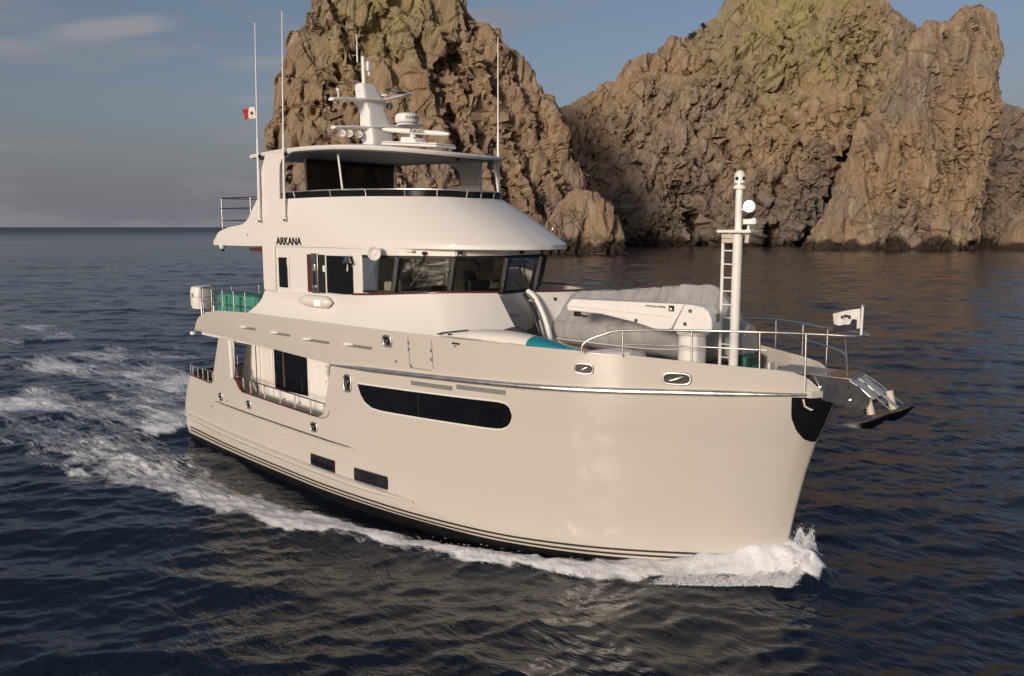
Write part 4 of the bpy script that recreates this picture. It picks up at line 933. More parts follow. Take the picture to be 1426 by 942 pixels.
mb.loft(rings, True, True); mb.build('flybridge_coaming', 'white_gelcoat', Y, 40)
mb = MB(); mb.prism([(x, y * .985) for x, y, z in [(min(p[0], 99) - .02, p[1], 0) for p in Bl]], 'Z', 7.66, 7.74); mb.build('flybridge_deck', 'bright_white', Y)
# windscreen strip on the coaming
Wp = [p for p in Tl if p[0] > -16.05]
mb = MB(); rings = []
for p in Wp:
    v = Vector((p[0] + 14, p[1] * 1.2, 0)).normalized(); a = Vector(p) + Vector((0, 0, .0)); b = a + v * .05 + Vector((0, 0, .20)); rings.append([a, b, b - v * .025, a - v * .025])
mb.loft(rings, True, True); FS = mb.build('flybridge_windscreen', 'tinted_screen', Y, 40)
mb = MB(); mb.tube([Vector(r_[1]) + Vector((0, 0, .01)) for r_ in rings], .022, 6); mb.build('top_rail', 'steel', FS, 60)
n_ = len(rings)
for k in range(14):
    i = int((k + .6) / 14 * n_); i = min(i, n_ - 1); mb = MB(); mb.tube([rings[i][0], rings[i][1]], .022, 6); mb.build('screen_post', 'steel', FS, 60)
# brow details
for p, w in (((-8.35, -.55, 7.92), .62), ((-7.72, 1.0, 7.92), .5)):
    mb = MB(); mb.box(p, (.12, w, .05), Matrix.Rotation(-.12, 3, 'Z')); mb.build('brow_light', 'dull_steel', Y, bevel=.01)
for p in ((-8.6, -.4, 8.22), (-7.95, 1.1, 8.2), (-18.0, -3.04, 8.0)):
    mb = MB(); mb.lathe([(0, 0), (.03, 0), (.03, .06), (0, .06)], p, 'Z', 8); mb.build('deck_fitting', 'dull_steel', Y)
mb = MB(); mb.lathe([(0, .15), (.12, .15), (.12, .08), (.09, 0), (0, -.06)], (-19.9, -2.9, 7.52), 'Z', 14); dc = mb.build('dome_camera', 'bright_white', Y, 40)
mb = MB(); mb.lathe([(0, 0), (.08, -.01), (.05, -.07), (0, -.09)], (-19.9, -2.9, 7.50), 'Z', 12); mb.build('lens', 'black_plastic', dc, 60)
mb = MB(); mb.box((-17.55, -2.2, 7.52), (1.2, 1.4, .12)); mb.build('hatch_surround', 'varnished_wood', Y)
def text(body, size, loc, rot, name, m, parent, ext=.004, shear=0., bold=0., sx=1.):
    cu = bpy.data.curves.new(name, 'FONT'); cu.body = body; cu.size = size; cu.extrude = ext; cu.shear = shear; cu.offset = bold; cu.align_x = 'CENTER'; cu.align_y = 'CENTER'
    to = bpy.data.objects.new('text_tmp', cu); COL.objects.link(to); bpy.context.view_layer.update()
    me = bpy.data.meshes.new_from_object(to.evaluated_get(bpy.context.evaluated_depsgraph_get())); bpy.data.objects.remove(to)
    o = bpy.data.objects.new(name, me); COL.objects.link(o); me.materials.clear(); me.materials.append(MAT[m]); me.name = name
    o.location = loc; o.rotation_euler = rot; o.scale = (sx, 1, 1); o.parent = parent; return o
text('ARKANA', .34, (-15.58, -3.066, 7.82), (R(90), 0, 0), 'yacht_name', 'lettering', Y, bold=.008, sx=1.0)
text('ARKANA', .34, (-15.58, 3.066, 7.82), (R(90), 0, R(180)), 'yacht_name', 'lettering', Y, bold=.008)

# ---- hardtop
H0 = [(-17.75, -3.0), (-15.7, -3.0), (-13.9, -2.93), (-12.5, -2.8), (-11.2, -2.4), (-10.5, -1.7), (-10.2, -.9), (-10.12, 0)]
Hc = cr(H0, 5); Hl = Hc + [(x, -y) for x, y in Hc[-2::-1]]
def hz(x): return 10.80 - .0125 * (x + 15.0) ** 2
def ring(k, dz): return [(-14.0 + (x + 14.0) * k, y * k, hz(x) + dz) for x, y in Hl]
mb = MB(); mb.loft([ring(.97, -.13), ring(.992, -.12), ring(1.0, -.06), ring(.99, 0), ring(.9, .05), ring(.6, .14), ring(.2, .19)]); HT = mb.build('hardtop', 'white_gelcoat', Y, 40)
mb = MB(); mb.loft([ring(.955, -.15), ring(.955, -.128)]); mb.build('underside_shade_panel', 'underside_grey', HT, 30)  # dark grey panel: shade beneath the hardtop put into its colour
for a, b, w in (((-17.25, -2.93), (-16.13, -2.93), 1), ):
    mb = MB(); rr_ = []
    for z, xa, xb in ((9.15, -17.35, -16.13), (9.6, -17.28, -16.12), (10.0, -17.15, -16.10), (10.3, -17.02, -16.05), (10.5, -16.9, -15.9), (10.62, -16.84, -15.62), (10.68, -16.8, -15.3)):
        rr_.append([(xa, -3.0, z), (xb, -2.97, z), (xb, -2.80, z), (xa, -2.78, z)])
    mb.loft(rr_); mb.build('hardtop_support', 'white_gelcoat', Y, 40, bevel=.02)
mb = MB(); rr_ = []
for z, xa, xb in ((9.2, -13.0, -12.12), (10.0, -13.0, -12.10), (10.25, -13.1, -12.10), (10.42, -13.4, -12.1), (10.55, -13.9, -12.05), (10.62, -14.4, -12.0)):
    rr_.append([(xa, 2.35, z), (xb, 2.35, z), (xb, 2.52, z), (xa, 2.52, z)])
mb.loft(rr_); mb.build('hardtop_support', 'white_gelcoat', Y, 40, bevel=.02)
for a, b in (((-13.58, -2.35, 9.2), (-13.81, -2.35, 10.66)), ((-10.45, 1.5, 9.15), (-10.68, 1.5, 10.55)), ((-16.5, -1.64, 9.0), (-16.5, -1.64, 10.6)), ((-16.5, 2.44, 9.0), (-16.5, 2.44, 10.6))):
    mb = MB(); mb.tube([a, b], .035, 10); mb.build('hardtop_post', 'bright_white', Y, 60)
mb = MB(); mb.box((-16.52, .40, 10.0), (.02, 3.95, 1.25)); mb.build('shade_screen', 'shade_mesh', Y)
mb = MB(); mb.box((-16.5, .40, 10.62), (.06, 4.0, .06)); mb.build('screen_batten', 'black_plastic', Y)
mb = MB(); mb.box((-12.2, -.55, 9.28), (.5, .7, .26)); mb.build('helm_cover', 'fabric_white', Y, bevel=.08)
mb = MB(); mb.lathe([(.07, 0), (.07, -.06), (.03, -.10), (0, -.10)], (-11.2, .35, 10.47), 'Z', 12); mb.build('ceiling_light', 'black_plastic', Y)
# flybridge aft rail
def railing(path, posts, zdrop, name, r=.022, mids=(.5,), m='steel', post_m='steel'):
    mb = MB(); mb.tube(path, r, 8); top = mb.build(name, m, Y, 60)
    for f in mids:
        mb = MB(); mb.tube([Vector(p) - Vector((0, 0, zdrop * f)) for p in path], r * .75, 8); mb.build('mid_rail', m, top, 60)
    for p in posts:
        mb = MB(); mb.tube([Vector(p) - Vector((0, 0, zdrop)), p], r, 8); mb.build('stanchion', post_m, top, 60)
    return top
railing([(-17.9, -2.75, 9.32), (-20.1, -2.75, 9.32), (-20.25, -2.6, 9.32), (-20.25, 2.6, 9.32), (-20.1, 2.75, 9.32), (-17.9, 2.75, 9.32)],
        [(-18.2, -2.75, 9.32), (-20.2, -2.68, 9.32), (-20.25, -1.2, 9.32), (-20.25, .2, 9.32), (-20.25, 1.5, 9.32), (-20.2, 2.68, 9.32), (-19.2, 2.75, 9.32), (-18.2, 2.75, 9.32)], 1.1, 'flybridge_rail', mids=(.33, .72), m='dark_chrome')
railing([(-17.7, -3.25, 6.05), (-21.0, -3.2, 6.05), (-21.25, -3.0, 6.05), (-21.3, 3.0, 6.05), (-21.0, 3.2, 6.05), (-17.7, 3.25, 6.05)],
        [(-18.0, -3.25, 6.05), (-18.75, -3.24, 6.05), (-19.5, -3.23, 6.05), (-20.3, -3.2, 6.05), (-21.1, -3.1, 6.05), (-21.28, -1.8, 6.05), (-21.29, -.6, 6.05), (-21.29, .6, 6.05), (-21.28, 1.8, 6.05), (-21.1, 3.1, 6.05), (-19.5, 3.23, 6.05)], 1.0, 'boat_deck_rail', mids=(.5,), m='dark_chrome')

# ---- whip aerials
for (x, y, z0, z1, lean) in ((-17.15, -3.09, 8.52, 14.85, .22), (-15.70, -3.09, 8.55, 14.95, .28), (-10.75, 1.8, 9.2, 14.35, 0)):
    mb = MB(); mb.tube([(x, y, z0), (x + lean * .35, y, z0 + (z1 - z0) * .42)], [.05, .04], 10); an = mb.build('whip_aerial', 'bright_white', Y, 60)
    mb = MB(); mb.tube([(x + lean * .35, y, z0 + (z1 - z0) * .42), (x + lean, y, z1)], [.03, .014], 8); mb.build('aerial_tip', 'bright_white', an, 60)
    mb = MB(); mb.box((x, y + .03, z0), (.16, .10, .14)); mb.build('mounting', 'dull_steel', an, bevel=.02)
    if y < 0:
        mb = MB(); mb.box((x + lean * .33, y + .04, 10.62), (.11, .12, .10)); mb.build('clamp', 'black_plastic', an, bevel=.02)

# ---- radar mast on the hardtop
def sect(cx, cy, lx, ly, z, n=20, p=3.2):
    out = []
    for k in range(n):
        a = 2 * math.pi * k / n; c, s_ = math.cos(a), math.sin(a)
        out.append((cx + lx * math.copysign(abs(c) ** (2 / p), c), cy + ly * math.copysign(abs(s_) ** (2 / p), s_), z))
    return out
mb = MB(); mb.loft([*[sect(a, b, c, d, e, 40, 7) for a, b, c, d, e in ((-14.72, .12, .30, .60, 10.85), (-14.74, .12, .29, .48, 11.2), (-14.78, .12, .29, .52, 11.58), (-14.85, .12, .28, .52, 11.75), (-14.98, .10, .27, .38, 12.2), (-15.08, .08, .27, .50, 12.56), (-15.12, .06, .26, .40, 12.70), (-15.22, .02, .25, .32, 13.05), (-15.25, .02, .20, .26, 13.14))]])
RM = mb.build('radar_mast', 'bright_white', Y, 40)
def wing(pts, name):
    """spreader: list of (y, x centre, half chord, z)"""
    mb = MB(); rr = []
    for y, x, c, z in pts: rr.append([(x - c, y, z), (x - c * .5, y, z + .055), (x + c * .5, y, z + .055), (x + c, y, z), (x + c * .5, y, z - .045), (x - c * .5, y, z - .045)])
    mb.loft(rr); return mb.build(name, 'bright_white', RM, 50)
wing([(-1.55, -15.1, .16, 12.45), (-1.2, -15.1, .28, 12.49), (-.4, -15.1, .40, 12.55), (.4, -15.0, .45, 12.60), (1.0, -14.9, .36, 12.78), (1.35, -14.8, .28, 12.92), (1.6, -14.75, .2, 12.94)], 'upper_spreader')
wing([(-1.5, -15.1, .15, 11.55), (-1.2, -15.1, .25, 11.58), (-.4, -14.9, .40, 11.62), (.3, -14.5, .62, 11.66), (.9, -14.1, .5, 11.72), (1.2, -13.9, .3, 11.74)], 'lower_spreader')
mb = MB(); mb.lathe([(0, 0), (.34, 0), (.36, .04), (.30, .08), (0, .08)], (-13.82, .62, 11.70), 'Z', 24); mb.build('radar_platform', 'bright_white', RM, 40)
mb = MB(); mb.lathe([(0, 0), (.37, 0), (.40, .05), (.41, .16), (.38, .26), (.30, .31), (0, .34)], (-13.82, .62, 11.79), 'Z', 32); RD = mb.build('radar_dome', 'bright_white', RM, 40)
# curved lettering on the dome: one mesh per word, letters set round the drum
def arc_text(body, size, c, r, a0, da, z, name, m, parent):
    base = None
    for k, ch in enumerate(body):
        a = a0 + da * k; p = (c[0] + r * math.cos(a), c[1] + r * math.sin(a), z)
        o = text(ch, size, p, (R(90), 0, a + R(90)), name, m, parent, bold=.003)
arc_text('GARMIN', .13, (-13.82, .62), .405, R(-44), R(15), 11.93, 'radar_lettering', 'lettering', RD)
mb = MB(); mb.prism([(-13.55, 11.0), (-12.78, 10.92), (-12.82, 11.12), (-12.98, 11.22), (-13.5, 11.26)], 'Y', .02, .58); SB = mb.build('scanner_pedestal', 'bright_white', RM, 30, bevel=.03)
mb = MB(); mb.tube([(-13.2, .3, 11.2), (-13.2, .3, 11.34)], .10, 12); mb.build('scanner_neck', 'bright_white', SB)
dirv = Vector((.70, -.60, -.13)).normalized() if False else Vector((.93, .36, -.10)).normalized()
mb = MB(); c0_ = Vector((-13.08, .30, 11.42)); up_ = Vector((0, 0, 1)); sd_ = dirv.cross(up_).normalized()
rr_ = []
for f in np.linspace(-1, 1, 13):
    w = min(1, 1.02 - abs(f) ** 8 * .5); p = c0_ + dirv * (1.22 * f); rr_.append([p + sd_ * (.075 * w * math.cos(a)) + up_ * (.085 * w * math.sin(a)) for a in np.linspace(0, 2 * math.pi, 11)[:-1]])
mb.loft(rr_); SA = mb.build('radar_scanner', 'bright_white', SB, 50)
o = text('FURUNO', .13, c0_ + dirv * .10 + sd_ * .082 + up_ * .005, (0, 0, 0), 'scanner_lettering', 'logo_blue', SB, bold=.004)
zx = dirv; zz_ = sd_; zy = zz_.cross(zx); o.rotation_euler = Matrix((zx, zy, zz_)).transposed().to_euler()
mb = MB(); mb.box((-12.75, .1, 10.93), (2.6, .9, .07), Matrix.Rotation(.09, 3, 'Y')); mb.box((-12.75, .1, 11.0), (2.56, .84, .04), Matrix.Rotation(.09, 3, 'Y')); mb.build('scanner_base', 'bright_white', RM, bevel=.01)
for z, x, y in ((11.2, -14.76, -.55), (12.1, -15.0, -.385), (12.85, -15.2, -.33)):
    mb = MB(); mb.lathe([(0, 0), (.022, 0), (.022, .02), (0, .025)], (x, y, z), 'Y', 10); mb.build('mast_light', 'blue_led', RM)
for k, (y, x) in enumerate(((-1.20, -15.05), (-.98, -14.95), (-.62, -14.9))):
    mb = MB(); mb.lathe([(0, -.20), (.03, -.20), (.05, -.05), (.13, .12), (.125, .13), (.06, .03), (0, .02)], (x, y, 11.38), 'X', 18, Matrix.Rotation(R(-35), 3, 'Z')); h_ = mb.build('air_horn', 'bright_white', RM, 50)
    mb = MB(); mb.lathe([(0, 0), (.05, 0), (.05, .01), (0, .01)], (x + .10, y - .05, 11.38), 'X', 10, Matrix.Rotation(R(-35), 3, 'Z')); mb.build('horn_throat', 'roller_white', h_)
mb = MB(); mb.tube([(-15.27, 0, 13.1), (-15.30, 0, 14.05)], [.075, .065], 12); TP = mb.build('mast_pole', 'bright_white', RM, 60)
mb = MB(); mb.tube([(-15.38, -.18, 13.85), (-15.38, -.18, 14.3), (-15.38, -.18, 14.75)], [.03, .025, .012], 8); mb.build('aerial', 'bright_white', TP, 60)
mb = MB(); mb.box((-15.2, .16, 13.75), (.12, .14, .32)); mb.box((-15.22, .2, 13.5), (.10, .10, .14)); mb.build('anchor_light', 'bright_white', TP, bevel=.02)
mb = MB(); mb.lathe([(0, 0), (.09, 0), (.10, .03), (0, .05)], (-15.38, -.2, 14.82), 'Z', 12); mb.build('wind_vane', 'dull_steel', TP)
mb = MB(); mb.tube([(-15.1, -1.25, 12.5), (-15.1, -1.25, 12.72)], .025, 8); mb.lathe([(.04, 0), (.07, .05), (.07, .10), (0, .12)], (-15.1, -1.25, 12.72), 'Z', 12); mb.build('gps_aerial', 'bright_white', RM, 40)
mb = MB(); mb.tube([(-14.95, .62, 12.62), (-14.95, .62, 12.78)], .03, 8); mb.lathe([(0, .12), (.10, .10), (.17, .05), (.17, .02), (0, 0)], (-14.95, .62, 12.76), 'Z', 16); mb.build('gps_aerial', 'bright_white', RM, 40)
for p, ry in (((-15.6, -.45, 13.14), .15), ((-14.75, 1.05, 12.98), -.12)):
    mb = MB(); mb.box(p, (.42, .75, .03), Matrix.Rotation(ry, 3, 'X')); mb.build('flat_aerial', 'dark_chrome', RM, bevel=.01)
mb = MB(); mb.lathe([(0, 0), (.10, 0), (.13, -.10), (.08, -.2), (0, -.22)], (-14.85, .75, 12.55), 'Z', 14); mb.build('floodlight', 'dull_steel', RM, 40)

# ---- foredeck crane
mb = MB(); mb.lathe([(0, 4.5), (.33, 4.5), (.33, 5.72), (.38, 5.74), (.38, 5.80), (0, 5.80)], (-2.12, -1.0, 0), 'Z', 32); CR = mb.build('deck_crane', 'bright_white', Y, 40)
mb = MB(); head = [(-2.55, 5.82), (-1.55, 5.82), (-1.50, 5.95), (-1.52, 6.15), (-1.60, 6.32), (-1.74, 6.42), (-2.0, 6.46), (-2.23, 6.47)]
mb.prism(head, 'Y', -1.26, -.74); HD_ = mb.build('crane_head', 'bright_white', CR, 30, bevel=.04)
mb = MB(); boom = [(-2.56, 5.84), (-2.25, 6.465), (-5.55, 6.32), (-5.72, 6.20), (-5.72, 6.02), (-4.2, 5.86), (-3.6, 5.80), (-3.0, 5.70), (-2.75, 5.75)]
boom = [(-2.58, 5.84), (-2.25, 6.465), (-5.55, 6.40), (-5.70, 6.26), (-5.70, 6.08), (-4.6, 6.06), (-3.6, 5.92), (-3.05, 5.80), (-2.8, 5.78)]
mb.prism(boom, 'Y', -1.23, -.77); BM = mb.build('crane_boom', 'bright_white', CR, 30, bevel=.03)
mb = MB(); mb.prism([(-2.66, 6.12), (-2.62, 6.16), (-5.68, 6.24), (-5.68, 6.20)], 'Y', -1.245, -1.23); mb.build('boom_crease', 'white_gelcoat', BM)
for x, z, y in ((-2.05, 6.32, -1.27), (-2.18, 6.0, -1.27), (-3.55, 5.98, -1.24)):
    mb = MB(); mb.lathe([(0, 0), (.045, 0), (.045, -.03), (0, -.03)], (x, y, z), 'Y', 12); mb.build('pivot_pin', 'dull_steel', CR)
mb = MB(); mb.box((-1.50, -1.0, 6.18), (.05, .16, .18)); mb.build('crane_vent', 'underside_grey', CR)
mb = MB(); mb.box((-5.52, -1.0, 5.99), (.18, .10, .14)); mb.tube([(-5.45, -1.0, 5.97), (-5.3, -1.0, 5.93), (-5.2, -1.0, 5.95)], .03, 6); mb.build('crane_hook', 'black_plastic', BM, bevel=.01)
text('STEELHEAD MARINE', .062, (-3.02, -1.234, 6.36), (R(90), 0, 0), 'crane_lettering', 'lettering', BM, bold=.001)
text('CRANES', .04, (-2.80, -1.234, 6.30), (R(90), 0, 0), 'crane_lettering', 'underside_grey', BM) if False else None
mb = MB(); mb.box((-2.58, -1.234, 6.34), (.15, .006, .14)); mb.build('crane_emblem', 'lettering', BM)
mb = MB(); mb.prism([(-2.63, 6.30), (-2.55, 6.30), (-2.57, 6.345), (-2.615, 6.37)], 'Y', -1.2405, -1.2385); mb.build('crane_emblem', 'bright_white', BM)

# ---- foredeck light mast with ladder
mb = MB(); mb.tube([(-1.50, 0, 4.5), (-1.51, 0, 8.14)], .115, 20); MP = mb.build('light_mast', 'bright_white', Y, 60)
mb = MB(); mb.tube([(-1.51, 0, 8.2), (-1.52, 0, 9.22)], .085, 18); mb.build('upper_mast', 'bright_white', MP, 60)
mb = MB(); mb.box((-1.52, 0, 8.19), (.86, .50, .07)); mb.build('mast_platform', 'bright_white', MP, bevel=.012)
mb = MB(); mb.tube([(-1.86, 0, 4.5), (-1.89, 0, 8.15)], .042, 8); LD = mb.build('mast_ladder', 'bright_white', MP, 60)
for k in range(11):
    z = 4.75 + k * .33; mb = MB(); mb.tube([(-1.87, 0, z), (-1.55, 0, z)], .016, 6); mb.build('rung', 'bright_white', LD, 60)
mb = MB(); mb.prism([(-1.42, 4.5), (-1.06, 4.5), (-1.30, 4.86), (-1.42, 4.9)], 'Y', -.03, .03); mb.build('mast_bracket', 'bright_white', MP)
mb = MB(); mb.lathe([(0, 0), (.15, 0), (.15, .06), (0, .06)], (-1.52, 0, 9.2), 'Z', 20); CAMH = mb.build('thermal_camera', 'bright_white', MP, 40)
mb = MB(); mb.lathe([(0, .06), (.12, .06), (.12, .12), (.13, .13), (.13, .30), (.11, .38), (.06, .43), (0, .445)], (-1.52, 0, 9.2), 'Z', 22); mb.build('camera_head', 'bright_white', CAMH, 40)
mb = MB(); mb.lathe([(.125, .10), (.128, .115), (.125, .13)], (-1.52, 0, 9.2), 'Z', 22); mb.build('camera_band', 'dull_steel', CAMH, 40)
for a in (R(-20), R(-95)):
    mb = MB(); mb.lathe([(0, 0), (.045, 0), (.045, .02), (0, .02)], (-1.52 + .115 * math.cos(a), .115 * math.sin(a), 9.44), 'X', 12, Matrix.Rotation(a, 3, 'Z')); mb.build('camera_lens', 'black_plastic', CAMH)
mb = MB(); mb.lathe([(0, -.14), (.10, -.13), (.13, 0), (.14, .05), (.12, .05), (0, .03)], (-1.22, -.12, 8.78), 'X', 22, Matrix.Rotation(R(-52), 3, 'Z')); SL = mb.build('searchlight', 'bright_white', MP, 50)
mb = MB(); mb.lathe([(0, .062), (.06, .06), (.118, .045), (.118, .035), (0, .035)], (-1.22, -.12, 8.78), 'X', 22, Matrix.Rotation(R(-52), 3, 'Z')); mb.build('lamp', 'lamp_white', SL, 50)
mb = MB(); mb.tube([(-1.45, -.05, 8.7), (-1.25, -.1, 8.72)], .03, 8); mb.build('lamp_bracket', 'bright_white', SL)
spl = bpy.data.lights.new('searchlight', 'POINT'); spl.energy = 5; spl.color = (1, .95, .85); spl.shadow_soft_size = .1; spo = bpy.data.objects.new('searchlight_bulb', spl); COL.objects.link(spo); spo.location = (-1.12, -.25, 8.78); spo.parent = SL
mb = MB(); mb.box((-1.22, 0, 8.42), (.34, .16, .16)); fl = mb.build('floodlight', 'dull_steel', MP, bevel=.015)
mb = MB(); mb.box((-1.06, -.02, 8.42), (.03, .13, .12)); mb.box((-1.22, -.083, 8.42), (.26, .012, .11)); mb.build('lens', 'bright_white', fl)
mb = MB(); mb.tube([(-1.26, 0, 8.22), (-1.24, 0, 8.36)], .03, 8); mb.build('lamp_bracket', 'bright_white', fl)
mb = MB(); mb.box((-1.74, -.04, 8.02), (.28, .16, .22)); fl2 = mb.build('floodlight', 'roller_white', MP, bevel=.015)
mb = MB(); mb.box((-1.74, -.125, 8.02), (.26, .01, .02)); mb.build('lens_bar', 'underside_grey', fl2)
mb = MB(); mb.box((-1.25, -.02, 8.02), (.10, .12, .22), Matrix.Rotation(.12, 3, 'Y')); mb.build('junction_box', 'roller_white', MP, bevel=.015)

# ---- bow rails
SR = cr([(-3.9, -3.10, 5.34), (-3.88, -3.10, 5.52), (-3.75, -3.03, 5.66), (-3.45, -2.86, 5.80), (-3.07, -2.62, 5.90), (-1.73, -1.80, 5.93), (-.35, -1.22, 5.95), (.50, -.75, 5.94), (1.05, -.50, 5.93), (1.42, -.32, 5.92), (1.62, 0, 5.92), (1.50, .25, 5.92)], 4)
mb = MB(); mb.tube(SR, .029, 8); BR = mb.build('bow_rail', 'steel', Y, 60)
mb = MB(); mb.tube(cr([(-3.07, -2.62, 5.58), (-1.73, -1.80, 5.56), (-.35, -1.22, 5.55), (-.2, -1.16, 5.55)], 4), .018, 8); mb.build('mid_rail', 'steel', BR, 60)
for a, b in (((-3.07, -2.62, 5.28), (-3.07, -2.62, 5.9)), ((-1.71, -1.80, 5.12), (-1.73, -1.80, 5.93)), ((-.32, -1.22, 5.08), (-.35, -1.22, 5.95)), ((.56, -.77, 4.66), (.52, -.75, 5.94)), ((1.28, -.16, 5.0), (1.25, -.40, 5.93))):
    mb = MB(); mb.tube([a, b], .024, 8); mb.build('stanchion', 'steel', BR, 60)
PR = cr([(-2.9, 2.82, 5.30), (-2.6, 2.7, 5.62), (-2.2, 2.5, 5.78), (-1.4, 2.15, 5.86), (-.6, 1.72, 5.88), (.35, 1.05, 5.88), (1.0, .6, 5.90), (1.35, .38, 5.92), (1.50, .25, 5.92)], 4)
mb = MB(); mb.tube(PR, .029, 8); BR2 = mb.build('bow_rail', 'steel', Y, 60)
mb = MB(); mb.tube(cr([(-2.2, 2.5, 5.45), (-1.4, 2.15, 5.5), (-.6, 1.72, 5.5), (.35, 1.02, 5.46), (.9, .4, 5.46), (1.265, -.28, 5.46)], 4), .018, 8); mb.build('mid_rail', 'steel', BR2, 60)
for x, y, z in ((-2.2, 2.5, 5.78), (-1.3, 2.1, 5.86), (-.4, 1.6, 5.88), (.40, 1.02, 5.88)):
    mb = MB(); mb.tube([(x, y + .03, zB(x) - .02), (x, y, z)], .024, 8); mb.build('stanchion', 'steel', BR2, 60)
# jack staff
mb = MB(); mb.tube([(1.45, .06, 5.85), (1.45, .06, 6.56)], .028, 10); JS = mb.build('jack_staff', 'bright_white', Y, 60)
mb = MB(); mb.lathe([(0, 0), (.045, 0), (.045, .03), (0, .05)], (1.45, .06, 6.55), 'Z', 10); mb.build('truck', 'steel', JS)

# ---- anchor pulpit
def side_plate(y, name='pulpit_cheek'):
    mb = MB(); mb.prism([(.45, 4.96), (1.35, 4.97), (1.62, 4.84), (1.86, 4.64), (1.84, 4.46), (1.70, 4.28), (1.58, 4.24), (1.25, 4.38), (.80, 4.45), (.45, 4.47)], 'Y', y - .012, y + .012)
    return mb.build(name, 'dark_chrome', Y, 30)
for y in (-.46, -.02, .02, .46): side_plate(y)
mb = MB(); mb.box((.60, 0, 4.985), (1.75, .98, .035)); PP = mb.build('pulpit_deck', 'dull_steel', Y, bevel=.01)
mb = MB()
for k in range(16): mb.box((-.22 + k * .08, 0, 5.008), (.035, .94, .012))
mb.build('grating', 'deck_grey', PP)
mb = MB(); mb.box((1.12, 0, 5.012), (.55, .90, .016)); mb.build('plank', 'varnished_wood', PP)
for ya, yb in ((-.44, -.04), (.04, .44)):
    mb = MB(); mb.prism([(1.42, 4.97), (1.95, 4.62), (1.93, 4.59), (1.40, 4.94)], 'Y', ya, yb); mb.build('chute_plate', 'steel', Y, 30)
    xr, zr_ = (1.80, 4.42) if ya < 0 else (2.12, 4.50); ym = (ya + yb) / 2
    mb = MB(); mb.tube([(xr - .06, ym, zr_ + .20), (xr, ym, zr_), (xr + .05, ym, zr_ - .20)], [.085, .075, .085], 14); mb.build('anchor_roller', 'roller_white', Y, 50)
    mb = MB(); mb.tube(cr([(1.4, ya, 5.0), (1.75, ya, 4.82), (2.15, ya, 4.52), (2.32, ya, 4.40)], 4), .016, 6); mb.tube(cr([(1.4, yb, 5.0), (1.75, yb, 4.82), (2.15, yb, 4.52), (2.32, yb, 4.40)], 4), .016, 6); mb.build('chute_rail', 'steel', Y, 60)
for x, y, z in ((.78, -.475, 4.72), (1.45, -.475, 4.52)):
    mb = MB(); mb.lathe([(0, 0), (.03, 0), (.03, -.03), (0, -.04)], (x, y, z), 'Y', 10); mb.build('bolt', 'steel', Y)
mb = MB(); mb.tube([(.55, -.80, 4.47), (.60, -.83, 4.32), (.70, -.74, 4.24), (.75, -.74, 4.25)], .022, 8); mb.build('chain_hook', 'roller_white', Y, 60)
# windlass, bollards on the foredeck
mb = MB(); mb.lathe([(0, 0), (.20, 0), (.20, .10), (.13, .16), (.13, .34), (.17, .40), (0, .42)], (-1.35, .95, 4.5), 'Z', 20); wl = mb.build('windlass', 'dark_green_gear', Y, 40)
mb = MB(); mb.lathe([(0, -.16), (.15, -.16), (.11, 0), (.15, .16), (0, .16)], (-1.35, .95, 4.98), 'Y', 16); mb.build('gypsy', 'black_plastic', wl, 40)
mb = MB(); mb.box((-1.55, .7, 4.85), (.4, .5, .5)); mb.build('windlass_cover', 'dark_green_gear', wl, bevel=.08)
mb = MB(); mb.box((-1.75, -.15, 4.62), (.5, .5, .22)); mb.build('hose_reel', 'dark_green_gear', Y, bevel=.08)
mb = MB(); mb.box((-.95, .35, 4.72), (.5, .35, .14)); mb.box((-.68, .35, 4.86), (.06, .3, .34)); mb.build('chain_stopper', 'bright_white', Y, bevel=.02)
for x, y in ((-.55, .65), (-.52, .85)):
    mb = MB(); mb.lathe([(0, 0), (.07, 0), (.06, .12), (.09, .24), (.05, .27), (0, .27)], (x, y, 4.62), 'Z', 14); mb.build('bollard', 'dull_steel', Y, 40)
mb = MB(); mb.lathe([(0, 0), (.09, 0), (.09, .07), (0, .07)], (.05, 1.12, 4.92), 'Y', 14); mb.build('fairlead', 'black_plastic', Y, 40)

# ================================================================== things carried by the yacht
# covered tender on the foredeck
TD = empty('covered_tender', (-4.6, 1.0, 4.5), 'tender boat on the foredeck under a pale grey fabric cover, behind the white crane', 'boat')
rr_ = []; NX, NA = 72, 44
def t_half(f): return ip(f, [(0, .45), (.06, .85), (.2, 1.05), (.7, 1.05), (.88, .8), (1, .35)])
def t_top(f): return ip(f, [(0, 5.25), (.06, 5.85), (.13, 6.22), (.20, 6.36), (.34, 6.44), (.55, 6.58), (.72, 6.72), (.85, 6.76), (.92, 6.25), (.96, 6.0), (1, 5.74)])
for i in range(NX):
    f = i / (NX - 1); x = -8.0 + 6.5 * f; hw = t_half(f); zt = t_top(f); zg = 5.45 + .1 * math.sin(f * 3) ; zb_ = 4.72 + .25 * max(0, f - .8) * 5 * .4; ringp = []
    for j in range(NA):
        a = j / NA
        if a < .5:        # over the top from starboard gunwale to port gunwale
            k = a / .5; y = -hw + 2 * hw * k; tent = 1 - abs(2 * k - 1); z = zg + (zt - zg) * min(1, tent * 1.12) ** 1.05
        else:
            k = (a - .5) / .5; ang = math.pi * k; y = hw * math.cos(ang) * (1 + .06 * math.sin(ang)); z = zg - (zg - zb_) * math.sin(ang) ** .6
        ringp.append((x, 1.0 + y, z))
    rr_.append(ringp)
P_ = np.array(rr_).reshape(-1, 3)
fold = fbm(P_ * np.array([2.6, 1.0, .9]) + 3, 4, 5, .55, True) * .17 + fbm(P_ * np.array([.9, .6, .6]), 3, 15) * .16 + np.abs(np.sin(P_[:, 0] * 5.5 + P_[:, 2] * 2.4)) * .025
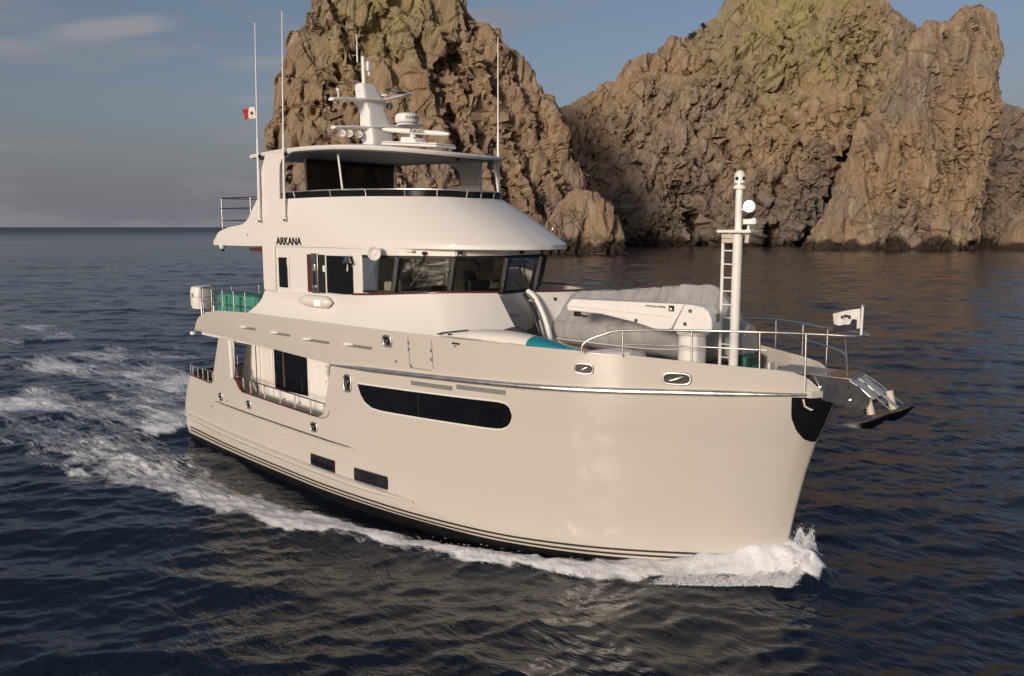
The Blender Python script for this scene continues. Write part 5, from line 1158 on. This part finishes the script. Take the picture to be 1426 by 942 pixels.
P_[:, 1] += np.sign(P_[:, 1] - 1.0) * fold * .9; P_[:, 2] += fold * .5
rr_ = P_.reshape(NX, NA, 3)
mb = MB(); mb.loft([[Vector(p) for p in r_] for r_ in rr_]); o = mb.build('cover', 'fabric_grey', None, 25); o.parent = TD; o.matrix_parent_inverse = Matrix.Translation((4.6, -1.0, -4.5))
mb = MB(); mb.tube(cr([(-7.9, .1, 5.0), (-7.0, -.12, 5.1), (-4.0, -.15, 5.1), (-2.4, .1, 5.2)], 5), .018, 6); mb.build('cover_rope', 'fabric_white', TD, 60).matrix_parent_inverse = Matrix.Translation((4.6, -1.0, -4.5))
mb = MB()
for x in (-6.8, -3.0): mb.box((x, 1.0, 4.63), (.16, 1.5, .26))
mb.build('chock', 'black_plastic', TD, bevel=.02).matrix_parent_inverse = Matrix.Translation((4.6, -1.0, -4.5))
# paddle board lying along the starboard bulwark
def lens_shape(x0, x1, yc, hw, z, th, name, m, parent, f0=0., f1=1., nose=0.0, tail_y=0.0):
    mb = MB(); rr = []; n = 30
    for i in range(n + 1):
        f = f0 + (f1 - f0) * i / n; x = x0 + (x1 - x0) * f; w = hw * max(.04, (1 - abs(2 * f - 1) ** 2.4)) ; zc = z + nose * (abs(2 * f - 1) ** 2); tt = th * max(.25, 1 - abs(2 * f - 1) ** 2)
        y0 = yc + tail_y * f
        rr.append([(x, y0 + w * math.cos(a), zc + tt * math.sin(a) * (1.0 if math.sin(a) > 0 else .6)) for a in np.linspace(0, 2 * math.pi, 15)[:-1]])
    mb.loft(rr); return mb.build(name, m, parent, 60)
PB_ = empty('paddle_board', (-6.8, -2.7, 5.1), 'white paddle board with a turquoise end lying along the starboard bulwark', 'board')
inv = Matrix.Translation((6.8, 2.7, -5.1))
for nm, m, a, b in (('board', 'board_white', 0, .715), ('tail_pad', 'turquoise', .715, 1.0)):
    lens_shape(-8.75, -4.15, -2.98, .42, 5.43, .22, nm, m, PB_, a, b, -.10, .10).matrix_parent_inverse = inv
mb = MB(); mb.tube(cr([(-8.7, -3.12, 5.38), (-8.4, -3.14, 5.45), (-7.9, -3.1, 5.53), (-7.6, -3.05, 5.57)], 4), .022, 6); mb.build('edge_strip', 'black_plastic', PB_, 60).matrix_parent_inverse = inv
mb = MB(); mb.box((-8.15, -3.16, 5.42), (.20, .03, .045)); mb.build('handle', 'black_plastic', PB_).matrix_parent_inverse = inv
# bundles
mb = MB(); mb.lathe([(0, -.1), (.52, -.1), (.56, .05), (.50, .25), (.34, .42), (.12, .50), (0, .51)], (0, 0, 0), 'Z', 26)
o = mb.build('covered_bundle', 'fabric_dark', None, 60); o.location = (-7.05, -1.75, 5.12); o.scale = (1, .8, .9); tag(o, 'round dark grey covered bundle behind the white paddle board', 'bundle')
mb = MB(); rr_ = []
for f in np.linspace(0, 1, 16):
    x = -4.8 + 1.75 * f; w = .42 * min(1, (8 * f) ** .5 + .3, (8 * (1 - f)) ** .5 + .3); h = .40 * min(1, .55 + f * .8) * min(1, (10 * (1 - f)) ** .5 + .3)
    rr_.append([(x, -1.75 + w * (abs(math.cos(a)) ** .5) * math.copysign(1, math.cos(a)), 5.0 + h * (abs(math.sin(a)) ** .5) * math.copysign(1, math.sin(a)) - .1 + .03 * math.sin(9 * f + 3 * a)) for a in np.linspace(0, 2 * math.pi, 19)[:-1]])
mb.loft(rr_); tag(mb.build('covered_cushion', 'fabric_white', None, 50), 'white covered cushion low on the foredeck behind the bow rail', 'cushion')
# life ring on the forward end of the side deck
LR = empty('life_ring', (-13.55, -2.62, 3.6), 'white life ring hanging on the saloon wall beside the cut-away bulwark', 'life ring')
mb = MB(); mb.tube([(.34 * math.cos(a), .0, .38 * math.sin(a)) for a in np.linspace(0, 2 * math.pi, 33)], .085, 10, False); mb.build('ring', 'bright_white', LR, 60)
for a in (R(45), R(135), R(225), R(315)):
    mb = MB(); mb.tube([(.34 * math.cos(b), 0, .38 * math.sin(b)) for b in np.linspace(a - .09, a + .09, 4)], .090, 10); mb.build('band', 'roller_white', LR, 60)
LR.location = (-13.96, -2.70, 3.57); LR.rotation_euler = (0, 0, 0)
# white canister and sea green box at the aft end of the boat deck
LC = empty('life_raft_canister', (-21.55, -2.85, 5.05), 'white life raft canister strapped outside the aft boat deck rail', 'canister')
mb = MB(); mb.loft([sect(0, 0, .30, .36, z, 24, 4) for z in (.20, .24)] + [sect(0, 0, .33, .40, z, 24, 4) for z in (.32, .6, .88)] + [sect(0, 0, .30, .36, 1.0, 24, 4), sect(0, 0, .2, .25, 1.04, 24, 4)]); mb.build('shell', 'bright_white', LC, 40)
mb = MB(); mb.loft([sect(0, 0, .342, .412, z, 24, 4) for z in (.62, .66)]); mb.build('band', 'roller_white', LC, 40)
mb = MB(); mb.box((-.02, -.41, .7), (.10, .02, .16)); mb.build('label_plate', 'underside_grey', LC)
mb = MB()
for y in (-.25, .25): mb.tube([(.30, y, -.6), (.30, y, .98), (.0, y, 1.05)], .025, 8)
mb.build('cradle', 'steel', LC, 60)
GB = empty('covered_box', (-19.3, -2.4, 4.36), 'sea green covered box behind the rails of the aft boat deck', 'box')
mb = MB(); mb.loft([sect(0, 0, 1.35, .50, z, 28, 6) for z in (0, .1, 1.3)] + [sect(0, 0, 1.30, .45, 1.48, 28, 6), sect(0, 0, 1.1, .3, 1.52, 28, 6)]); mb.build('cover', 'sea_green', GB, 40)
mb = MB(); mb.box((-.5, -.505, .8), (.06, .02, 1.3)); mb.box((.4, -.505, .8), (.06, .02, 1.3)); mb.build('strap', 'dark_green_gear', GB)
# flags
def flag(name, label, at, du, dv, stripes, nu=18, nv=10, ph=0.):
    E_ = empty(name, at, label, 'flag'); du, dv = Vector(du), Vector(dv); nrm = du.cross(dv).normalized()
    for a, b, m, nm in stripes:
        mb = MB(); vs = []; fs = []
        for side in (0, 1):
            for i in range(nu + 1):
                f = a + (b - a) * i / nu
                for j in range(nv + 1):
                    k = j / nv; w = .07 * math.sin(7 * f + 2.2 * k + ph) * f ** .6; vs.append(du * f + dv * k + nrm * (w + side * .004) + Vector((0, 0, -.05 * f * f)))
        q = (nu + 1) * (nv + 1)
        for i in range(nu):
            for j in range(nv):
                c_ = i * (nv + 1) + j; fs.append((c_, c_ + nv + 1, c_ + nv + 2, c_ + 1)); fs.append((q + c_ + 1, q + c_ + nv + 2, q + c_ + nv + 1, q + c_))
        mb.add(vs, fs); mb.build(nm, m, E_, 60)
    return E_
F1 = flag('national_flag', 'small green, white and red flag with a dark emblem on the leftmost aerial', (-17.05, -3.09, 11.86), (-.62, -.12, .0), (-.02, 0, .36), [(0, .10, 'flag_green', 'green_stripe'), (.10, .52, 'flag_white', 'white_stripe'), (.52, 1, 'flag_red', 'red_stripe')], ph=.4)
for sgn in (-1, 1):
    mb = MB(); mb.lathe([(0, 0), (.05, 0), (.05, .006), (0, .006)], (-.19, -.04 + sgn * .05, .17), 'Y', 12); mb.build('emblem', 'emblem_brown', F1, 0)
F2 = flag('house_flag', 'white and dark pennant with a dark emblem flying from the jack staff at the bow', (1.42, .06, 6.06), (-.56, -.02, -.10), (-.02, 0, .44), [(0, 1, 'flag_white', 'cloth')], ph=1.3)
for sgn in (-1, 1):
    mb = MB(); off = Vector((0, sgn * .028, 0))
    for c_, d_ in (((-.30, -.01, .26), (.09, .012, .05)), ((-.22, -.01, .24), (.05, .012, .08)), ((-.38, -.01, .23), (.05, .012, .06))): mb.box(Vector(c_) + off * 2.2, d_)
    mb.build('emblem', 'flag_dark', F2, 0)
    mb = MB(); mb.prism([(-.57, -.15), (-.06, -.02), (-.06, .20), (-.16, .20), (-.20, .08), (-.34, .06), (-.44, .03), (-.54, .06)], 'Y', sgn * .075, sgn * .080); mb.build('lower_panel', 'flag_dark', F2, 0)
# anchors in the bow rollers
def anchor(y, x, z, label):
    A_ = empty('anchor', (x, y, z), label, 'anchor', 'anchors in the bow rollers')
    mb = MB(); mb.tube([(-.9, 0, .42), (-.25, 0, .16), (.05, 0, .0)], [.04, .05, .05], 6); mb.build('shank', 'dark_chrome', A_, 30)
    mb = MB(); mb.loft([[(x_, -w, z_), (x_, 0, z_ + .02), (x_, w, z_), (x_, w * .5, z_ - h), (x_, -w * .5, z_ - h)] for x_, w, z_, h in ((-.66, .02, -.30, .02), (-.45, .10, -.27, .05), (-.15, .20, -.19, .13), (.10, .22, -.08, .20), (.30, .16, .02, .15), (.46, .03, .11, .03))])
    mb.build('fluke', 'dark_chrome', A_, 30)
anchor(-.24, 1.80, 4.20, 'dark plough anchor in the nearer, starboard bow roller'); anchor(.24, 2.14, 4.34, 'dark plough anchor in the farther, port bow roller')

# ---- spray thrown up at the stem and along the bow wave
mat('foam_white', (.80, .82, .85), .9, var=.05, vscale=4, spec=.2)
def spray():
    rs = np.random.default_rng(5); mb_v = []; mb_f = []
    def fleck(c, s, d):
        """a drop drawn out along its flight"""
        o = len(mb_v); d = d / np.linalg.norm(d); a = np.cross(d, rs.normal(size=3)); a /= np.linalg.norm(a); e = np.cross(d, a); l = s * (2 + 5 * rs.random())
        for q in (d * l, a * s * .5 - e * s * .3, -a * s * .5 - e * s * .3, e * s * .55, -d * l): mb_v.append((c + q).tolist())
        mb_f.extend([(o, o + 1, o + 2), (o, o + 2, o + 3), (o, o + 3, o + 1), (o + 4, o + 2, o + 1), (o + 4, o + 3, o + 2), (o + 4, o + 1, o + 3)])
    for k in range(60000):                      # plume thrown clear of the stem on both sides
        u = rs.random() ** 1.4; s = -1 if rs.random() < .45 else 1
        x = .55 - 2.4 * u + rs.normal() * .06; yo = arr_ip(x, OUT) + .35; hy = hull_y(min(x, .1), .6) + .01
        r_ = rs.random() ** 1.2; lump = .75 + .25 * math.sin(7 * x + 3 * s) * math.sin(13 * x + r_ * 5)
        top = (1.10 if s > 0 else .50) * (1 - .55 * u) * (1 - r_) ** 1.25 * lump
        h = top * (1 - rs.random() ** 2.2 * .98)
        if rs.random() < .06: h += rs.random() ** 2 * .25; r_ += .1 * rs.random()
        y = hy + r_ * (yo - hy)
        fleck(np.array([x, s * y, .16 + h]), .003 + .008 * rs.random() ** 2, np.array([-.6, s * (.5 + r_), .9 - 1.6 * r_]))
    for k in range(2500):                       # stray drops along the crest of the bow wave
        x = -rs.random() ** 1.3 * 9.0 + .3; yo = arr_ip(x, OUT); s = -1 if rs.random() < .75 else 1
        y = yo - .30 + rs.normal() * .20; z = arr_ip(x, [(-9, .0), (-4, .06), (-1, .12), (.3, .16)]) + abs(rs.normal()) * .07
        fleck(np.array([x, s * y, z]), .003 + .006 * rs.random() ** 2, np.array([-1, s * .5, .15 + .3 * rs.normal()]))
    me = bpy.data.meshes.new('sea_spray'); me.from_pydata(mb_v, [], mb_f); me.materials.append(MAT['foam_white'])
    o = bpy.data.objects.new('sea_spray', me); COL.objects.link(o); o['kind'] = 'stuff'
    o['label'] = 'white spray thrown up along the bow wave of the yacht'
spray()
